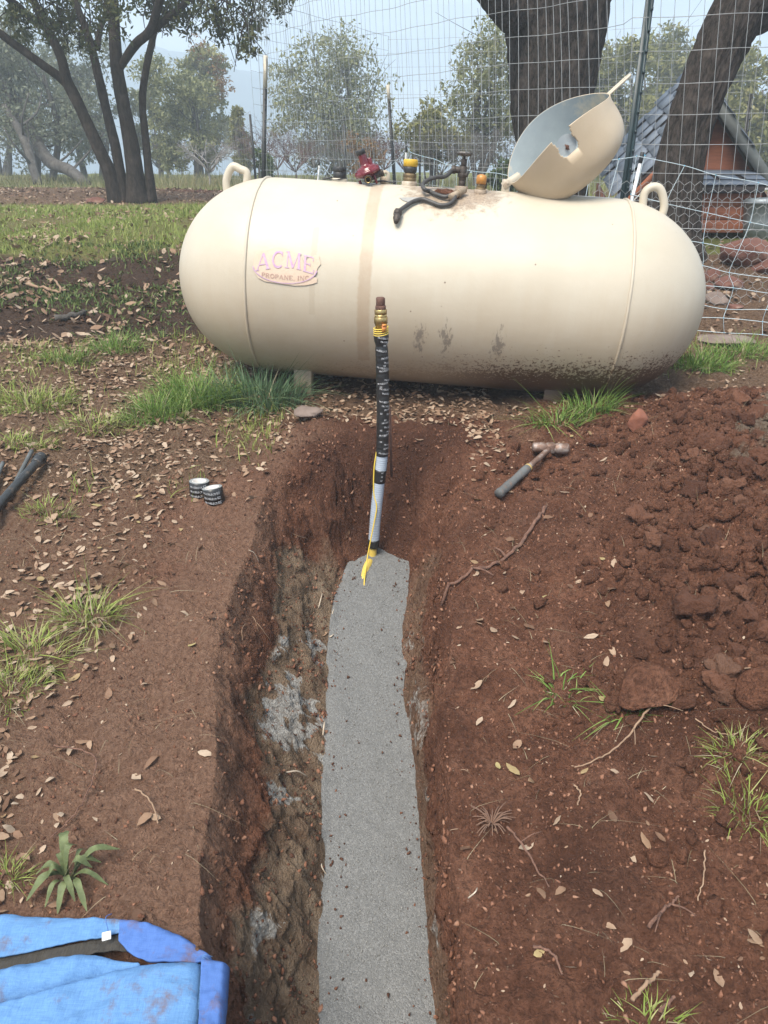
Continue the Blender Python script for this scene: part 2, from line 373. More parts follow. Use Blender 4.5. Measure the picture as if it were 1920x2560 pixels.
m, N, L, B = newmat('soil'); tc = N.new('ShaderNodeTexCoord'); OC = tc.outputs['Object']
at = lambda k: nd(N, 'Attribute', attribute_name=k).outputs['Fac']
n1 = noise(N, L, OC, 9, 8, .65); n2 = noise(N, L, OC, 70, 6, .7); n3 = noise(N, L, OC, 2.2, 4, .5)
soil = ramp(N, L, n1, [(.25, (.125, .054, .033)), (.5, (.25, .112, .068)), (.75, (.37, .185, .118))])
soil = mixc(N, L, mth(N, L, 'MULTIPLY', ramp(N, L, n2, [(.38, (1, 1, 1)), (.56, (0, 0, 0))]), .7), soil, (.080, .036, .023))
soil = mixc(N, L, mth(N, L, 'MULTIPLY', at('moist_dark'), .46), soil, (.085, .040, .027))
vor = nd(N, 'TexVoronoi', Scale=95.0); L.new(OC, vor.inputs['Vector'])
spk = mth(N, L, 'LESS_THAN', vor.outputs['Distance'], .17); spk = mth(N, L, 'MULTIPLY', spk, mth(N, L, 'GREATER_THAN', nd(N, 'SeparateColor').outputs[0], -1))
sep = nd(N, 'SeparateColor'); L.new(vor.outputs['Color'], sep.inputs[0]); spk = mth(N, L, 'MULTIPLY', spk, mth(N, L, 'GREATER_THAN', sep.outputs[0], .80))
soil = mixc(N, L, mth(N, L, 'MULTIPLY', spk, .75), soil, (.34, .24, .17))
ns = lambda k, lo, hi: mth(N, L, 'MULTIPLY', ramp(N, L, mth(N, L, 'ADD', k, mth(N, L, 'MULTIPLY', mth(N, L, 'SUBTRACT', n2, .5), .7)), [(lo, (0, 0, 0)), (hi, (1, 1, 1))]), 1.0)
soil = mixc(N, L, mth(N, L, 'MULTIPLY', at('dust'), .8), soil, ramp(N, L, n2, [(.3, (.18, .098, .066)), (.7, (.40, .25, .172))]))
col = mixc(N, L, ns(at('litter'), .35, .75), soil, ramp(N, L, n2, [(.3, (.09, .052, .033)), (.5, (.19, .118, .075)), (.7, (.32, .22, .15))]))
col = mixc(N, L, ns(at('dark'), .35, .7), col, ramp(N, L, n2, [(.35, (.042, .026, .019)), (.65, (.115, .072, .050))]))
col = mixc(N, L, ns(at('green'), .3, .75), col, ramp(N, L, n2, [(.3, (.15, .135, .055)), (.55, (.215, .23, .070)), (.75, (.28, .31, .10))]))
col = mixc(N, L, ns(at('clay'), .35, .75), col, ramp(N, L, n1, [(.3, (.17, .108, .072)), (.55, (.29, .21, .145)), (.75, (.38, .295, .215))]))
col = mixc(N, L, ns(at('chalk'), .4, .7), col, ramp(N, L, n2, [(.35, (.30, .27, .24)), (.65, (.62, .61, .58))]))
col = mixc(N, L, ns(at('grey'), .35, .8), col, ramp(N, L, n2, [(.3, (.13, .082, .056)), (.55, (.25, .19, .14)), (.75, (.38, .32, .255))]))
col = mixc(N, L, ns(at('redm'), .4, .8), col, (.15, .06, .036))
L.new(col, B.inputs['Base Color']); B.inputs['Roughness'].default_value = .95; B.inputs['Specular IOR Level'].default_value = .12
vb = nd(N, 'TexVoronoi', Scale=140.0); L.new(OC, vb.inputs['Vector'])
bh = mth(N, L, 'ADD', mth(N, L, 'ADD', noise(N, L, OC, 190, 6, .75), mth(N, L, 'MULTIPLY', n2, 1.3)), mth(N, L, 'MULTIPLY', vb.outputs['Distance'], -.5))
bumpn(N, L, B, bh, 1.0, .022)
M_SOIL = m
fl_ = lambda q: q.ravel()
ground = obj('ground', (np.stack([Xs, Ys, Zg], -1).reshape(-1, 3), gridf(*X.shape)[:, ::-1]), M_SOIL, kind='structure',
             attrs=dict(litter=fl_(lit), dark=fl_(dark), green=fl_(green), clay=fl_(clay), chalk=fl_(chalk), moist_dark=fl_(moist_dark), grey=fl_(grey), dust=fl_(dust), redm=fl_(redm)))
ground['label'] = 'red brown soil yard rising to grass, dug open by a narrow trench'; ground['category'] = 'ground'
# gravel bed on the trench floor
gy = np.linspace(-1.2, 2.93, 1000); ga, gb = lines(gy)[1:3]; nx = 84; t = np.linspace(0, 1, nx)
GX = ga[:, None]-.02+(gb-ga+.04)[:, None]*t; GY = np.repeat(gy[:, None], nx, 1)
GZ = gravz(GY)+.012*fbm(GX, GY, .22, 3, 81)+.0016*np.clip(.7-cell(GX, GY, .0085, 82), 0, 1)+.004*fbm(GX, GY, .05, 3, 84)
GZ = GZ+.018*sst(.12, 0, t)[None]*fbm(GX, GY, .09, 2, 83)-.02*sst(2.72, 2.93, GY)
m, N, L, B = newmat('crushed_grey_rock'); tc = N.new('ShaderNodeTexCoord'); OC = tc.outputs['Object']
v = nd(N, 'TexVoronoi', Scale=310.0); L.new(OC, v.inputs['Vector']); sp = nd(N, 'SeparateColor'); L.new(v.outputs['Color'], sp.inputs[0])
c_ = ramp(N, L, sp.outputs[0], [(0, (.095, .098, .099)), (.3, (.128, .131, .131)), (.75, (.150, .153, .153)), (1, (.21, .212, .21))])
c_ = mixc(N, L, mth(N, L, 'MULTIPLY', noise(N, L, OC, 6, 4), .35), c_, (.125, .124, .12))
L.new(c_, B.inputs['Base Color']); B.inputs['Roughness'].default_value = .85; bumpn(N, L, B, mth(N, L, 'SUBTRACT', 1.0, v.outputs['Distance']), .7, .003)
M_GRAV = m
gv = obj('gravel', (np.stack([GX, GY, GZ], -1).reshape(-1, 3), gridf(1000, nx)[:, ::-1]), M_GRAV, kind='stuff')
gv['label'] = 'fine grey crushed rock filling the trench floor'; gv['category'] = 'gravel'
n = 5000; y_ = .75+RNG.random(n)**.8*2.1; la, lb = lines(y_)[1:3]; x_ = la+(lb-la)*RNG.random(n)
gr = obj('gravel_grains', inst(lump(3, 1, .3, (1, 1, .8), 3), np.c_[x_, y_, gravz(y_)+.012*fbm(x_, y_, .22, 3, 81)+.001], rmats(RNG.random(n)*6.3, RNG.random(n)*3, RNG.random(n)*3), (.0010+.0022*RNG.random(n)**4)),
         pmat('grey_rock_chip', (.25, .25, .24), (.11, .11, .105), .8, scale=60, bump=0), kind='stuff', smooth=False)
gr['label'] = 'loose chips on the grey crushed rock bed'; gr['category'] = 'gravel'
# far hills and ridge behind the trees, and the air between
M_HILL = pmat('forested_hill', (.045, .075, .075), (.02, .036, .04), 1, scale=.12, bump=.6, bscale=.25, spec=0)
def hill(name, label, y0, prof, depth, seed):
    xs = np.linspace(-320, 320, 220); dz = np.linspace(0, 1, 26)
    hz = np.interp(xs, [p[0] for p in prof], [p[1] for p in prof])
    XX = xs[:, None]+0*dz; YY = y0+dz[None]*depth+6*fbm(xs[:, None], dz[None]*40, 30, 3, seed)
    ZZ = -8+(hz[:, None]+8)*np.sin(dz*np.pi/2)[None]**.8+2.4*fbm(XX, YY, 11, 4, seed+1)*(dz+.2)
    o = obj(name, (np.stack([XX, YY, ZZ], -1).reshape(-1, 3), gridf(220, 26)), M_HILL, kind='structure'); o['label'] = label; o['category'] = 'hill'; return o
hill('hill', 'misty blue forested hillside falling away behind the trees', 190, [(-320, 50), (-140, 48), (-70, 43), (-30, 32), (-8, 20), (12, 11), (30, 12), (90, 20), (200, 28), (320, 32)], 80, 91)
hz_ = obj('haze', box((0, 135, 22), (700, 300, 64)), None, kind='stuff'); hz_.data.materials.clear()
hm = bpy.data.materials.new('mist'); hm.use_nodes = True; hn = hm.node_tree.nodes; hn.remove(hn['Principled BSDF'])
pv = hn.new('ShaderNodeVolumePrincipled'); pv.inputs['Color'].default_value = (.80, .90, 1, 1); pv.inputs['Density'].default_value = .0072; pv.inputs['Anisotropy'].default_value = .2
hm.node_tree.links.new(pv.outputs[0], hn['Material Output'].inputs['Volume']); hz_.data.materials.append(hm)
hz_['label'] = 'thin pale mist between the yard and the hills'; hz_['category'] = 'haze'
# ================================================================ PROPANE TANK
TR, TLC, THD = .44, .7462, .472
T_C = np.array([.2461, 3.6289, CZ-.4286]); T_YAW, T_ROLL = -.0998, .0566
T_M = np.array(Matrix.Rotation(T_YAW, 3, 'Z')@Matrix.Rotation(T_ROLL, 3, 'Y')); TZO = TR+.07
t_base = T_C+T_M@np.array([0, 0, -TZO])
tank = thing('propane_tank', t_base, 'cream painted horizontal propane tank with rounded ends, rust stains and mud splashes', 'propane tank', rot=(0, T_ROLL, T_YAW))
def tl(P):                                   # world -> tank axis coordinates
    return (np.atleast_2d(P)-T_C)@T_M
def tw(P):
    return np.atleast_2d(P)@T_M.T+T_C
FIT = [None]
def tpart(name, geos, mt, parent=None, smooth=True, **kw):
    geos = [geos] if isinstance(geos, tuple) else geos
    if FIT[0] is not None and name not in NOFIT: c_, k_ = FIT[0]; geos = [((np.asarray(V)-c_)*k_+c_, F) for V, F in geos]
    if parent is None: geos = [(np.asarray(V)+np.array([0, 0, TZO]), F) for V, F in geos]; return obj(name, geos, mt, tank, smooth, local=True, **kw)
    geos = [(np.asarray(V)+np.array([0, 0, TZO]), F) for V, F in geos]; return obj(name, geos, mt, parent, smooth, local=True, **kw)
def tsurf(px, py):
    """pixel -> point on the tank's cylinder, in tank coordinates"""
    o = tl(EYE)[0]; dd_ = ray(px, py)@T_M
    A = dd_[1]**2+dd_[2]**2; Bq = o[1]*dd_[1]+o[2]*dd_[2]; Cq = o[1]**2+o[2]**2-TR**2; D = Bq*Bq-A*Cq
    t = (-Bq-math.sqrt(max(D, 0)))/A; return o+dd_*t
def crown(px, off=0.0):
    """x along the tank for a fitting that stands on the crown line at pixel column px"""
    xs = np.linspace(-1.1, 1.1, 4401); q = proj(tw(np.c_[xs, xs*0+off, np.sqrt(TR*TR-off*off)+xs*0])); return xs[np.argmin(abs(q[:, 0]-px))]
def surfz(y): return math.sqrt(max(TR*TR-y*y, 0))
m, N, L, B = newmat('cream_tank_paint'); tc = N.new('ShaderNodeTexCoord'); OC = tc.outputs['Object']
sx = nd(N, 'SeparateXYZ'); L.new(OC, sx.inputs[0]); X_, Y_, Z_ = sx.outputs
n1 = noise(N, L, OC, 3, 6, .6); n2 = noise(N, L, OC, 24, 8, .7); n3 = noise(N, L, stretch(N, L, OC, (9, 9, .7)), 3, 7, .65)
n4 = noise(N, L, OC, 90, 5, .7); n5 = noise(N, L, stretch(N, L, OC, (3, 3, 9)), 6, 6, .7)
col = ramp(N, L, n1, [(.3, (.44, .388, .305)), (.7, (.49, .445, .362))])
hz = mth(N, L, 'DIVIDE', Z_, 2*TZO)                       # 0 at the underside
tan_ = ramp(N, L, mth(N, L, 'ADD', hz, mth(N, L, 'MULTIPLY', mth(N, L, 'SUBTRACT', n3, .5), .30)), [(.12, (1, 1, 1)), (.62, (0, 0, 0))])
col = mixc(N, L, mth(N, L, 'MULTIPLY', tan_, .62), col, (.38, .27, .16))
# rusty run below the regulator
def streak(x0, w_, zlo, zhi, amt, c_, col):
    d_ = mth(N, L, 'ABSOLUTE', mth(N, L, 'SUBTRACT', mth(N, L, 'ADD', X_, mth(N, L, 'MULTIPLY', mth(N, L, 'SUBTRACT', n5, .5), .018)), x0))
    a_ = ramp(N, L, mth(N, L, 'DIVIDE', d_, w_), [(.35, (1, 1, 1)), (.5, (0, 0, 0))])
    b_ = ramp(N, L, mth(N, L, 'ADD', Z_, mth(N, L, 'MULTIPLY', n3, .1)), [(0, (0, 0, 0))]) if False else None
    k1 = mth(N, L, 'GREATER_THAN', Z_, zlo); k2 = mth(N, L, 'LESS_THAN', mth(N, L, 'ADD', Z_, mth(N, L, 'MULTIPLY', n3, .06)), zhi)
    f_ = mth(N, L, 'MULTIPLY', mth(N, L, 'MULTIPLY', a_, mth(N, L, 'MULTIPLY', k1, k2)), mth(N, L, 'MULTIPLY', mth(N, L, 'ADD', n2, .25), amt))
    return mixc(N, L, f_, col, c_)
xs_ = tsurf(791, 560)[0]
col = streak(xs_, .062, .22, 1.2, .62, (.33, .225, .14), col)
col = streak(tsurf(683, 500)[0], .03, .42, .80, .4, (.34, .27, .19), col)
# black scuffs
for q in ((962, 735), (907, 730), (1075, 745)):
    p_ = tsurf(*q); dx = mth(N, L, 'DIVIDE', mth(N, L, 'SUBTRACT', X_, float(p_[0])), .030); dz = mth(N, L, 'DIVIDE', mth(N, L, 'SUBTRACT', Z_, float(p_[2]+TZO)), .075)
    e_ = mth(N, L, 'SQRT', mth(N, L, 'ADD', mth(N, L, 'MULTIPLY', dx, dx), mth(N, L, 'MULTIPLY', dz, dz)))
    n6 = noise(N, L, stretch(N, L, OC, (1, 1, .28)), 70, 6, .75)
    k_ = ramp(N, L, mth(N, L, 'ADD', e_, mth(N, L, 'MULTIPLY', mth(N, L, 'SUBTRACT', n6, .47), 5.5)), [(.45, (1, 1, 1)), (.95, (0, 0, 0))])
    col = mixc(N, L, mth(N, L, 'MULTIPLY', k_, .62), col, (.11, .09, .08))
# speckled mud thrown up from the ground, thicker towards the sunken end
side = mth(N, L, 'ADD', mth(N, L, 'MULTIPLY', X_, .10), .215)
spl = mth(N, L, 'SUBTRACT', mth(N, L, 'ADD', side, mth(N, L, 'MULTIPLY', mth(N, L, 'SUBTRACT', n1, .5), .07)), Z_)
sm = mth(N, L, 'ADD', mth(N, L, 'MULTIPLY', spl, 6.0), mth(N, L, 'MULTIPLY', mth(N, L, 'SUBTRACT', n4, .5), 3.2))
sm = mth(N, L, 'ADD', sm, mth(N, L, 'MULTIPLY', mth(N, L, 'SUBTRACT', n5, .5), 1.4))
col = mixc(N, L, mth(N, L, 'MULTIPLY', ramp(N, L, sm, [(.02, (0, 0, 0)), (.28, (1, 1, 1))]), ramp(N, L, X_, [(-.3, (.25, .25, .25)), (.35, (1, 1, 1))])), col, (.105, .060, .036))
# dirt lying round the valves
dx = mth(N, L, 'DIVIDE', mth(N, L, 'SUBTRACT', X_, float(crown(985))), .24); dy = mth(N, L, 'DIVIDE', mth(N, L, 'ADD', Y_, .10), .20)
e_ = mth(N, L, 'SQRT', mth(N, L, 'ADD', mth(N, L, 'MULTIPLY', dx, dx), mth(N, L, 'MULTIPLY', dy, dy)))
k_ = ramp(N, L, mth(N, L, 'ADD', e_, mth(N, L, 'MULTIPLY', mth(N, L, 'SUBTRACT', n2, .5), 1.4)), [(.7, (1, 1, 1)), (1.0, (0, 0, 0))])
k_ = mth(N, L, 'MULTIPLY', k_, mth(N, L, 'GREATER_THAN', Z_, TZO+.2)); col = mixc(N, L, mth(N, L, 'MULTIPLY', k_, .8), col, ramp(N, L, n4, [(.35, (.13, .085, .06)), (.65, (.36, .27, .19))]))
vch = nd(N, 'TexVoronoi', Scale=9.0); L.new(OC, vch.inputs['Vector']); chip = mth(N, L, 'LESS_THAN', vch.outputs['Distance'], .035)
col = mixc(N, L, mth(N, L, 'MULTIPLY', chip, .8), col, (.12, .07, .05))
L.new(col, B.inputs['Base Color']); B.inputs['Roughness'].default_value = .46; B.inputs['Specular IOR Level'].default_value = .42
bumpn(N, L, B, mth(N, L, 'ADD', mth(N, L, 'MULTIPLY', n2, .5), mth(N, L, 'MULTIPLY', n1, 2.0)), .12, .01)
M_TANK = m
prof = [(max(TR*math.sin(a_)**.97, 1e-4), -TLC-THD*math.cos(a_)**1.0) for a_ in np.linspace(0, np.pi/2, 40)]
prof += [(TR, x_) for x_ in np.linspace(-TLC, TLC, 40)[1:-1]]
prof += [(max(TR*math.cos(a_)**.97, 1e-4), TLC+THD*math.sin(a_)) for a_ in np.linspace(0, np.pi/2, 40)]
shell = tpart('shell', lathe(prof, 128, ax=(1, 0, 0)), M_TANK)
for sgn in (-1, 1):
    xw = .802; rw = TR*math.sqrt(1-((xw-TLC)/THD)**2)
    th = np.linspace(0, 2*np.pi, 161)
    P = np.c_[sgn*xw+0*th+.0015*fbm(th*9, th*0, 1, 2, 5), (rw+.001)*np.cos(th), (rw+.001)*np.sin(th)]
    tpart('weld_seam', tube(P, .0065+.0012*vn(th*40, th*0, 3), 8, False), M_TANK)
# lifting lugs: bent rod loops
for px0, px1, ptop in ((487, 535, 355), (1388, 1438, 405)):
    xa, xb = crown(px0+3), crown(px1-3)
    sgn = -1 if xa < 0 else 1; xc = (xa+xb)/2
    def shz(x_): e = max(abs(x_)-TLC, 0)/THD; return TR*math.sqrt(max(1-e*e, 0))
    q = [(xa, 0, shz(xa)-.02), (xa-.002, 0, shz(xa)+.045), ((xa*2+xb)/3-.003, 0, max(shz(xa), shz(xb))+.072 if sgn > 0 else shz(xb)+.058),
         ((xa+xb*2)/3+.004, 0, max(shz(xa), shz(xb))+.062 if sgn > 0 else shz(xb)+.05), (xb+.003, 0, shz(xb)+.035), (xb, 0, shz(xb)-.02)]
    tpart('lifting_lug', tube(crom(q, 40), .0178, 14), M_TANK)
# feet
for px_, lab in ((662, 1), (1192, 1)):
    xf = tsurf(px_, 812 if px_ < 800 else 848)[0]
    for ys_, yy_ in ((-1, -.20), (1, .20)):
        zt = -surfz(yy_)+.03; zb = -TZO-.03
        tpart('support_foot', [box((xf, yy_, (zt+zb)/2), (.085, .012, zt-zb), bev=.003), box((xf+.038, yy_+.03*ys_*-1, (zt+zb)/2), (.010, .055, zt-zb-.004), bev=.003), box((xf, yy_-.03*ys_, zb+.006), (.11, .075, .012), bev=.003)], M_TANK)
M_BLACKP = pmat('black_plastic', (.028, .028, .030), (.016, .016, .017), .5, bump=.1)
M_STEEL = pmat('weathered_steel', (.20, .19, .18), (.09, .075, .065), .55, .75, scale=30, bump=.2)
M_DSTEEL = pmat('dark_grimy_metal', (.085, .07, .06), (.04, .032, .028), .6, .5, scale=40, bump=.25)
M_BRASS = pmat('brass', (.52, .40, .18), (.36, .25, .10), .32, .85, scale=30, bump=.05)
M_OBRASS = pmat('tarnished_brass', (.26, .19, .10), (.12, .085, .05), .55, .6, scale=50, bump=.2)
M_YELP = pmat('yellow_plastic', (.62, .40, .03), (.48, .28, .02), .5, bump=.05, dirt=(.2, .13, .05), dscale=30, dthr=.62)
M_AMBER = pmat('amber_plastic', (.48, .22, .045), (.30, .12, .03), .4, scale=20, bump=.1)
NOFIT = ('pigtail_hose', 'end_fitting', 'hose_clamp', 'dirt_wad', 'torn_label', 'latch_tab', 'cable_tie')
def coll(px_, off=0.0, r_=.05, h_=.02):
    x_ = crown(px_, off); z_ = surfz(off); FIT[0] = (np.array([x_, off, z_]), np.array([.66, .66, .76]) if px_ > 800 else .85); tpart('coupling', [cyl((x_, off, z_-.02), h_+.02, r_, 32)], M_TANK); return x_, z_+h_
# service fittings from the left end
x_, z_ = coll(733, .0, .042, .014)
f1 = tpart('drain_fitting', [cyl((x_, 0, z_), .03, .034, 28), lathe([(.001, .03), (.033, .03), (.037, .036), (.037, .052), (.034, .056), (.001, .056)], 28, (x_, 0, z_))], M_BLACKP)
th = np.linspace(-.5, 4.6, 40); tpart('lanyard', tube(np.c_[x_+.048*np.cos(th+2)-.01, .048*np.sin(th+2), z_-.004+0*th+.006*np.sin(th*2)], .003, 6), M_BLACKP, f1)
tpart('lanyard', tube(crom([(x_-.035, -.02, z_+.004), (x_-.06, -.03, z_-.004), (x_-.085, -.03, z_-.008)], 12), .0045, 6), M_BLACKP, f1)
# latch tab with a hole
xt = crown(831); th = np.linspace(0, np.pi, 13)
ow = np.vstack([[(.022*math.cos(t_), .035+.022*math.sin(t_)) for t_ in th], [(-.022, -.01), (.022, -.01)]])
n_ = len(ow); hole = np.array([(.006*math.cos(t_), .036+.006*math.sin(t_)) for t_ in np.linspace(0, 2*np.pi, n_, endpoint=False)])
Vt = [(xt+a_, yy_, TR+b_) for yy_ in (-.003, .003) for s_ in (ow, hole) for a_, b_ in s_]; k = np.arange(n_); k2 = (k+1) % n_
Ft = np.vstack([np.c_[k, k2, n_+k2, n_+k], np.c_[2*n_+k, 3*n_+k, 3*n_+k2, 2*n_+k2], np.c_[k, 2*n_+k, 2*n_+k2, k2], np.c_[n_+k, n_+k2, 3*n_+k2, 3*n_+k]])
lt = tpart('latch_tab', (np.array(Vt), Ft), M_TANK, smooth=False)
tpart('cable_tie', tube(crom([(xt-.05, -.03, TR+.004), (xt-.01, -.02, TR+.012), (xt+.05, -.02, TR+.006)], 14), .0035, 6), M_BLACKP, lt)
# fill valve with yellow cap
x_, z_ = coll(884, 0, .052, .022)
fv = tpart('fill_valve', [cyl((x_, 0, z_), .02, .043, 28), cyl((x_, 0, z_+.02), .022, .046, 6, bev=.15), cyl((x_, 0, z_+.042), .03, .036, 28)], M_OBRASS)
tpart('gasket', lathe([(.04, .0), (.046, .012), (.046, .032), (.04, .036)], 28, (x_, 0, z_+.046)), M_BLACKP, fv)
tpart('cap', lathe([(.041, .078), (.048, .080), (.049, .112), (.045, .118), (.02, .119), (1e-4, .119)], 30, (x_, 0, z_)), M_YELP, fv)
# main service valve with hand wheel, pigtail hose
x_, z_ = coll(997, 0, .045, .014)
sv = tpart('service_valve', [cyl((x_, 0, z_), .03, .024, 6, bev=.1), cyl((x_, 0, z_+.03), .075, .025, 20), cyl((x_, 0, z_+.048), .02, .034, 6, bev=.1), cyl((x_, 0, z_+.10), .045, .019, 6), cyl((x_, 0, z_+.14), .03, .008, 12),
                       cyl((x_, 0, z_+.085), .075, .019, 20, (-1, 0, .02)), cyl((x_-.05, 0, z_+.085), .028, .026, 6, (-1, 0, .02), bev=.1), cyl((x_, 0, z_+.06), .05, .010, 12, (.6, -.8, 0))], M_DSTEEL)
hwp = [(1e-4, .165), (.018, .166), (.03, .160), (.04, .163), (.049, .168), (.052, .174), (.049, .181), (.04, .182), (.02, .178), (1e-4, .178)]
Vh, Fh = lathe(hwp, 48, (x_, 0, z_)); a_ = np.arctan2(Vh[:, 1], Vh[:, 0]-x_); r_ = np.hypot(Vh[:, 0]-x_, Vh[:, 1]); f_ = 1+.05*np.cos(8*a_)*(r_ > .035); Vh[:, 0] = x_+(Vh[:, 0]-x_)*f_; Vh[:, 1] *= f_
tpart('hand_wheel', (Vh, Fh), M_STEEL, sv)
M_HOSE = pmat('grimy_black_hose', (.055, .05, .047), (.028, .026, .025), .5, scale=40, bump=.1)
zc = z_+.085
zv = surfz(0)+(z_+.085-surfz(0))*.76
hp = [(x_-.045, 0, zv)]+[tuple(tl(aty(px_, py_, yy_))[0]) for px_, py_, yy_ in ((962, 381, 3.56), (942, 383, 3.54), (924, 389, 3.52), (913, 399, 3.49), (917, 409, 3.44))]
def on(px_, py_, lift): p = tsurf(px_, py_); n_ = np.array([0, p[1], p[2]])/TR; return tuple(p+n_*lift)
hp += [on(928, 421, .014), on(945, 428, .014), on(962, 433, .016), on(976, 431, .020), on(982, 436, .020), on(972, 446, .014), on(952, 449, .012), on(934, 443, .012), on(912, 437, .014), on(890, 443, .014), on(872, 455, .016), on(860, 466, .022)]
hs = tpart('pigtail_hose', tube(crom(hp, 110), .0088, 12), M_HOSE, sv)
e0 = np.array(on(860, 464, .022)); e1 = np.array(on(855.5, 490, .026)); ax = e1-e0; ln = np.linalg.norm(ax)
tpart('end_fitting', [cyl(e0, ln*.36, .0175, 6, ax, bev=.15), lathe([(.0105, .36*ln), (.0150, .36*ln), (.0160, .62*ln), (.0115, .84*ln), (.008, ln), (1e-4, ln)], 18, e0, ax/ln)], M_DSTEEL, sv)
c0 = np.array(on(1003, 421, .022)); c1 = np.array(on(972, 437, .022)); axc = (c1-c0)/np.linalg.norm(c1-c0)
tpart('hose_clamp', [cyl(c0, float(np.linalg.norm(c1-c0)), .0145, 8, axc, bev=.15), cyl(c0+axc*.045, .008, .019, 16, axc)], pmat('dusty_clamp', (.42, .34, .25), (.2, .15, .1), .6, .3, scale=30), sv)
for k in range(5):
    a_ = RNG.random()*2; p = np.array(on(955+k*9, 417+3*(k % 3), .0)); q = p+np.array([.05*math.cos(a_), -.03+.03*RNG.random(), .02+.03*RNG.random()]); 
    if k < 3: tpart('dirt_wad', (lump(60+k, 2, .5, (.040, .028, .016))[0]+p, ico(2)[1]), M_SOIL, sv)
# float gauge with amber cover, and black relief cap behind it
x_, z_ = coll(1037, -.10, .042, .016)
ga_ = tpart('float_gauge', [cyl((x_, -.10, z_-.004), .014, .034, 24), cyl((x_, -.10, z_+.010), .020, .030, 6, bev=.1)], M_OBRASS)
tpart('gauge_cover', lathe([(.026, .028), (.033, .030), (.034, .060), (.030, .074), (.012, .080), (1e-4, .081)], 28, (x_, -.10, z_)), M_AMBER, ga_)
x_, z_ = coll(1041, .06, .040, .012)
tpart('relief_valve', [cyl((x_, .06, z_), .035, .030, 20), lathe([(.03, .034), (.047, .036), (.048, .052), (.044, .058), (1e-4, .062)], 28, (x_, .06, z_))], M_BLACKP)
FIT[0] = None
# torn label by the fill valve
la_ = np.array([tsurf(*q) for q in ((862, 428), (912, 427), (911, 433), (905, 437), (882, 438), (870, 434))]); nn = np.c_[la_[:, 0]*0, la_[:, 1], la_[:, 2]]/TR; nn[:, 0] = 0
tpart('torn_label', (la_+nn*.003, [np.array([[0, 1, 2, 3, 4, 5]])]), pmat('faded_grey_label', (.33, .32, .30), None, .7), smooth=False)
# ---------------- dome lid, swung open on its hinge
xh = crown(1091); LR, LRY, LH = .252, .245, .185
def lidp(phi, s):
    """s 0..1 apex to shoulder, 1..2 shoulder to the saddle shaped rim"""
    cx, sy_ = np.cos(phi), np.sin(phi); ss = np.clip(s, 0, 1); rho = np.sin(ss*np.pi/2)**.62
    zz = LH*np.cos(ss*np.pi/2)**.52; dep_ = TR-np.sqrt(TR**2-(LRY*sy_)**2)
    zz = zz-np.clip(s-1, 0, 1)*(dep_+.018)
    fl2 = 1+.018*np.clip(s-1, 0, 1)
    return np.stack([rho*LR*cx*fl2, rho*LRY*sy_*fl2, zz], -1)
npz, nsz = 360, 60
ph = np.linspace(0, 2*np.pi, npz, endpoint=False); s_ = np.concatenate([np.linspace(.0, 1, 28), np.linspace(1, 2, nsz-27)[1:]])
Vl = lidp(ph[:, None], s_[None]).reshape(-1, 3); ns_ = len(s_)
i = np.arange(npz)[:, None]; j = np.arange(ns_-1)[None]; i2 = (i+1) % npz
Fl = np.stack([i*ns_+j, i*ns_+j+1, i2*ns_+j+1, i2*ns_+j], -1).reshape(-1, 4)
cen = Vl[Fl].mean(1); rimz = -(TR-np.sqrt(TR**2-np.minimum(cen[:, 1]**2, LRY**2)))-.018
hgt = cen[:, 2]-rimz; nx_ = .012
notch = (cen[:, 1] < 0)&(((hgt < .050)&(np.abs(cen[:, 0]-nx_) < .044-.25*hgt))|(((cen[:, 0]-nx_)**2+(hgt-.062)**2) < .040**2))
Fl = Fl[~notch]
al = rad(45); Rl = np.array(Matrix.Rotation(math.pi-al, 3, 'Y'))   # -x swings up and over to +x
hinge = np.array([xh+.012, 0, TR+.035])
Rt = np.array(Matrix.Rotation(rad(13), 3, Vector((math.cos(al), 0, math.sin(al)))))   # hangs a little towards the photographer
def lidw(V): return (np.asarray(V)+np.array([-LR-.01, 0, .02]))@Rl.T@Rt.T+hinge
M_LIDIN = pmat('blue_grey_primer', (.30, .345, .36), (.24, .28, .30), .6, scale=8, bump=.05, dirt=(.55, .47, .34), dscale=4, dthr=.60)
lid = tpart('dome_lid', (lidw(Vl), Fl), [M_TANK if False else pmat('cream_lid_paint', (.50, .41, .30), (.42, .33, .22), .45, scale=3, bump=.05), M_LIDIN])
sm_ = lid.modifiers.new('thickness', 'SOLIDIFY'); sm_.thickness = .005; sm_.offset = 0; sm_.material_offset = 1; sm_.material_offset_rim = 0
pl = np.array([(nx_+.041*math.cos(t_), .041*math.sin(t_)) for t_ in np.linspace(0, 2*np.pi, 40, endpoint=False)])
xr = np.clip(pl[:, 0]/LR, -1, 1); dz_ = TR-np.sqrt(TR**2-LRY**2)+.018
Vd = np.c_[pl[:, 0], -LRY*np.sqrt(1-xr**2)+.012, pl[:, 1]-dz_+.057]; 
tpart('lit_interior_disc', (lidw(np.vstack([Vd, Vd.mean(0)])), [np.array([[40, (k+1) % 40, k] for k in range(40)])]), pmat('painted_lid_light', (.44, .48, .49), (.34, .39, .42), .7, scale=12), lid)  # added pale disc paints the lit inside of the lid behind the notch
V_, F_ = lump(77, 2, .6, (.006, .003, .013)); tpart('brown_mark', (lidw(V_+np.array([nx_+.004, -LRY+.006, -dz_+.064])), F_), pmat('brown_smudge', (.12, .05, .03)), lid)  # small brown mark on the pale disc
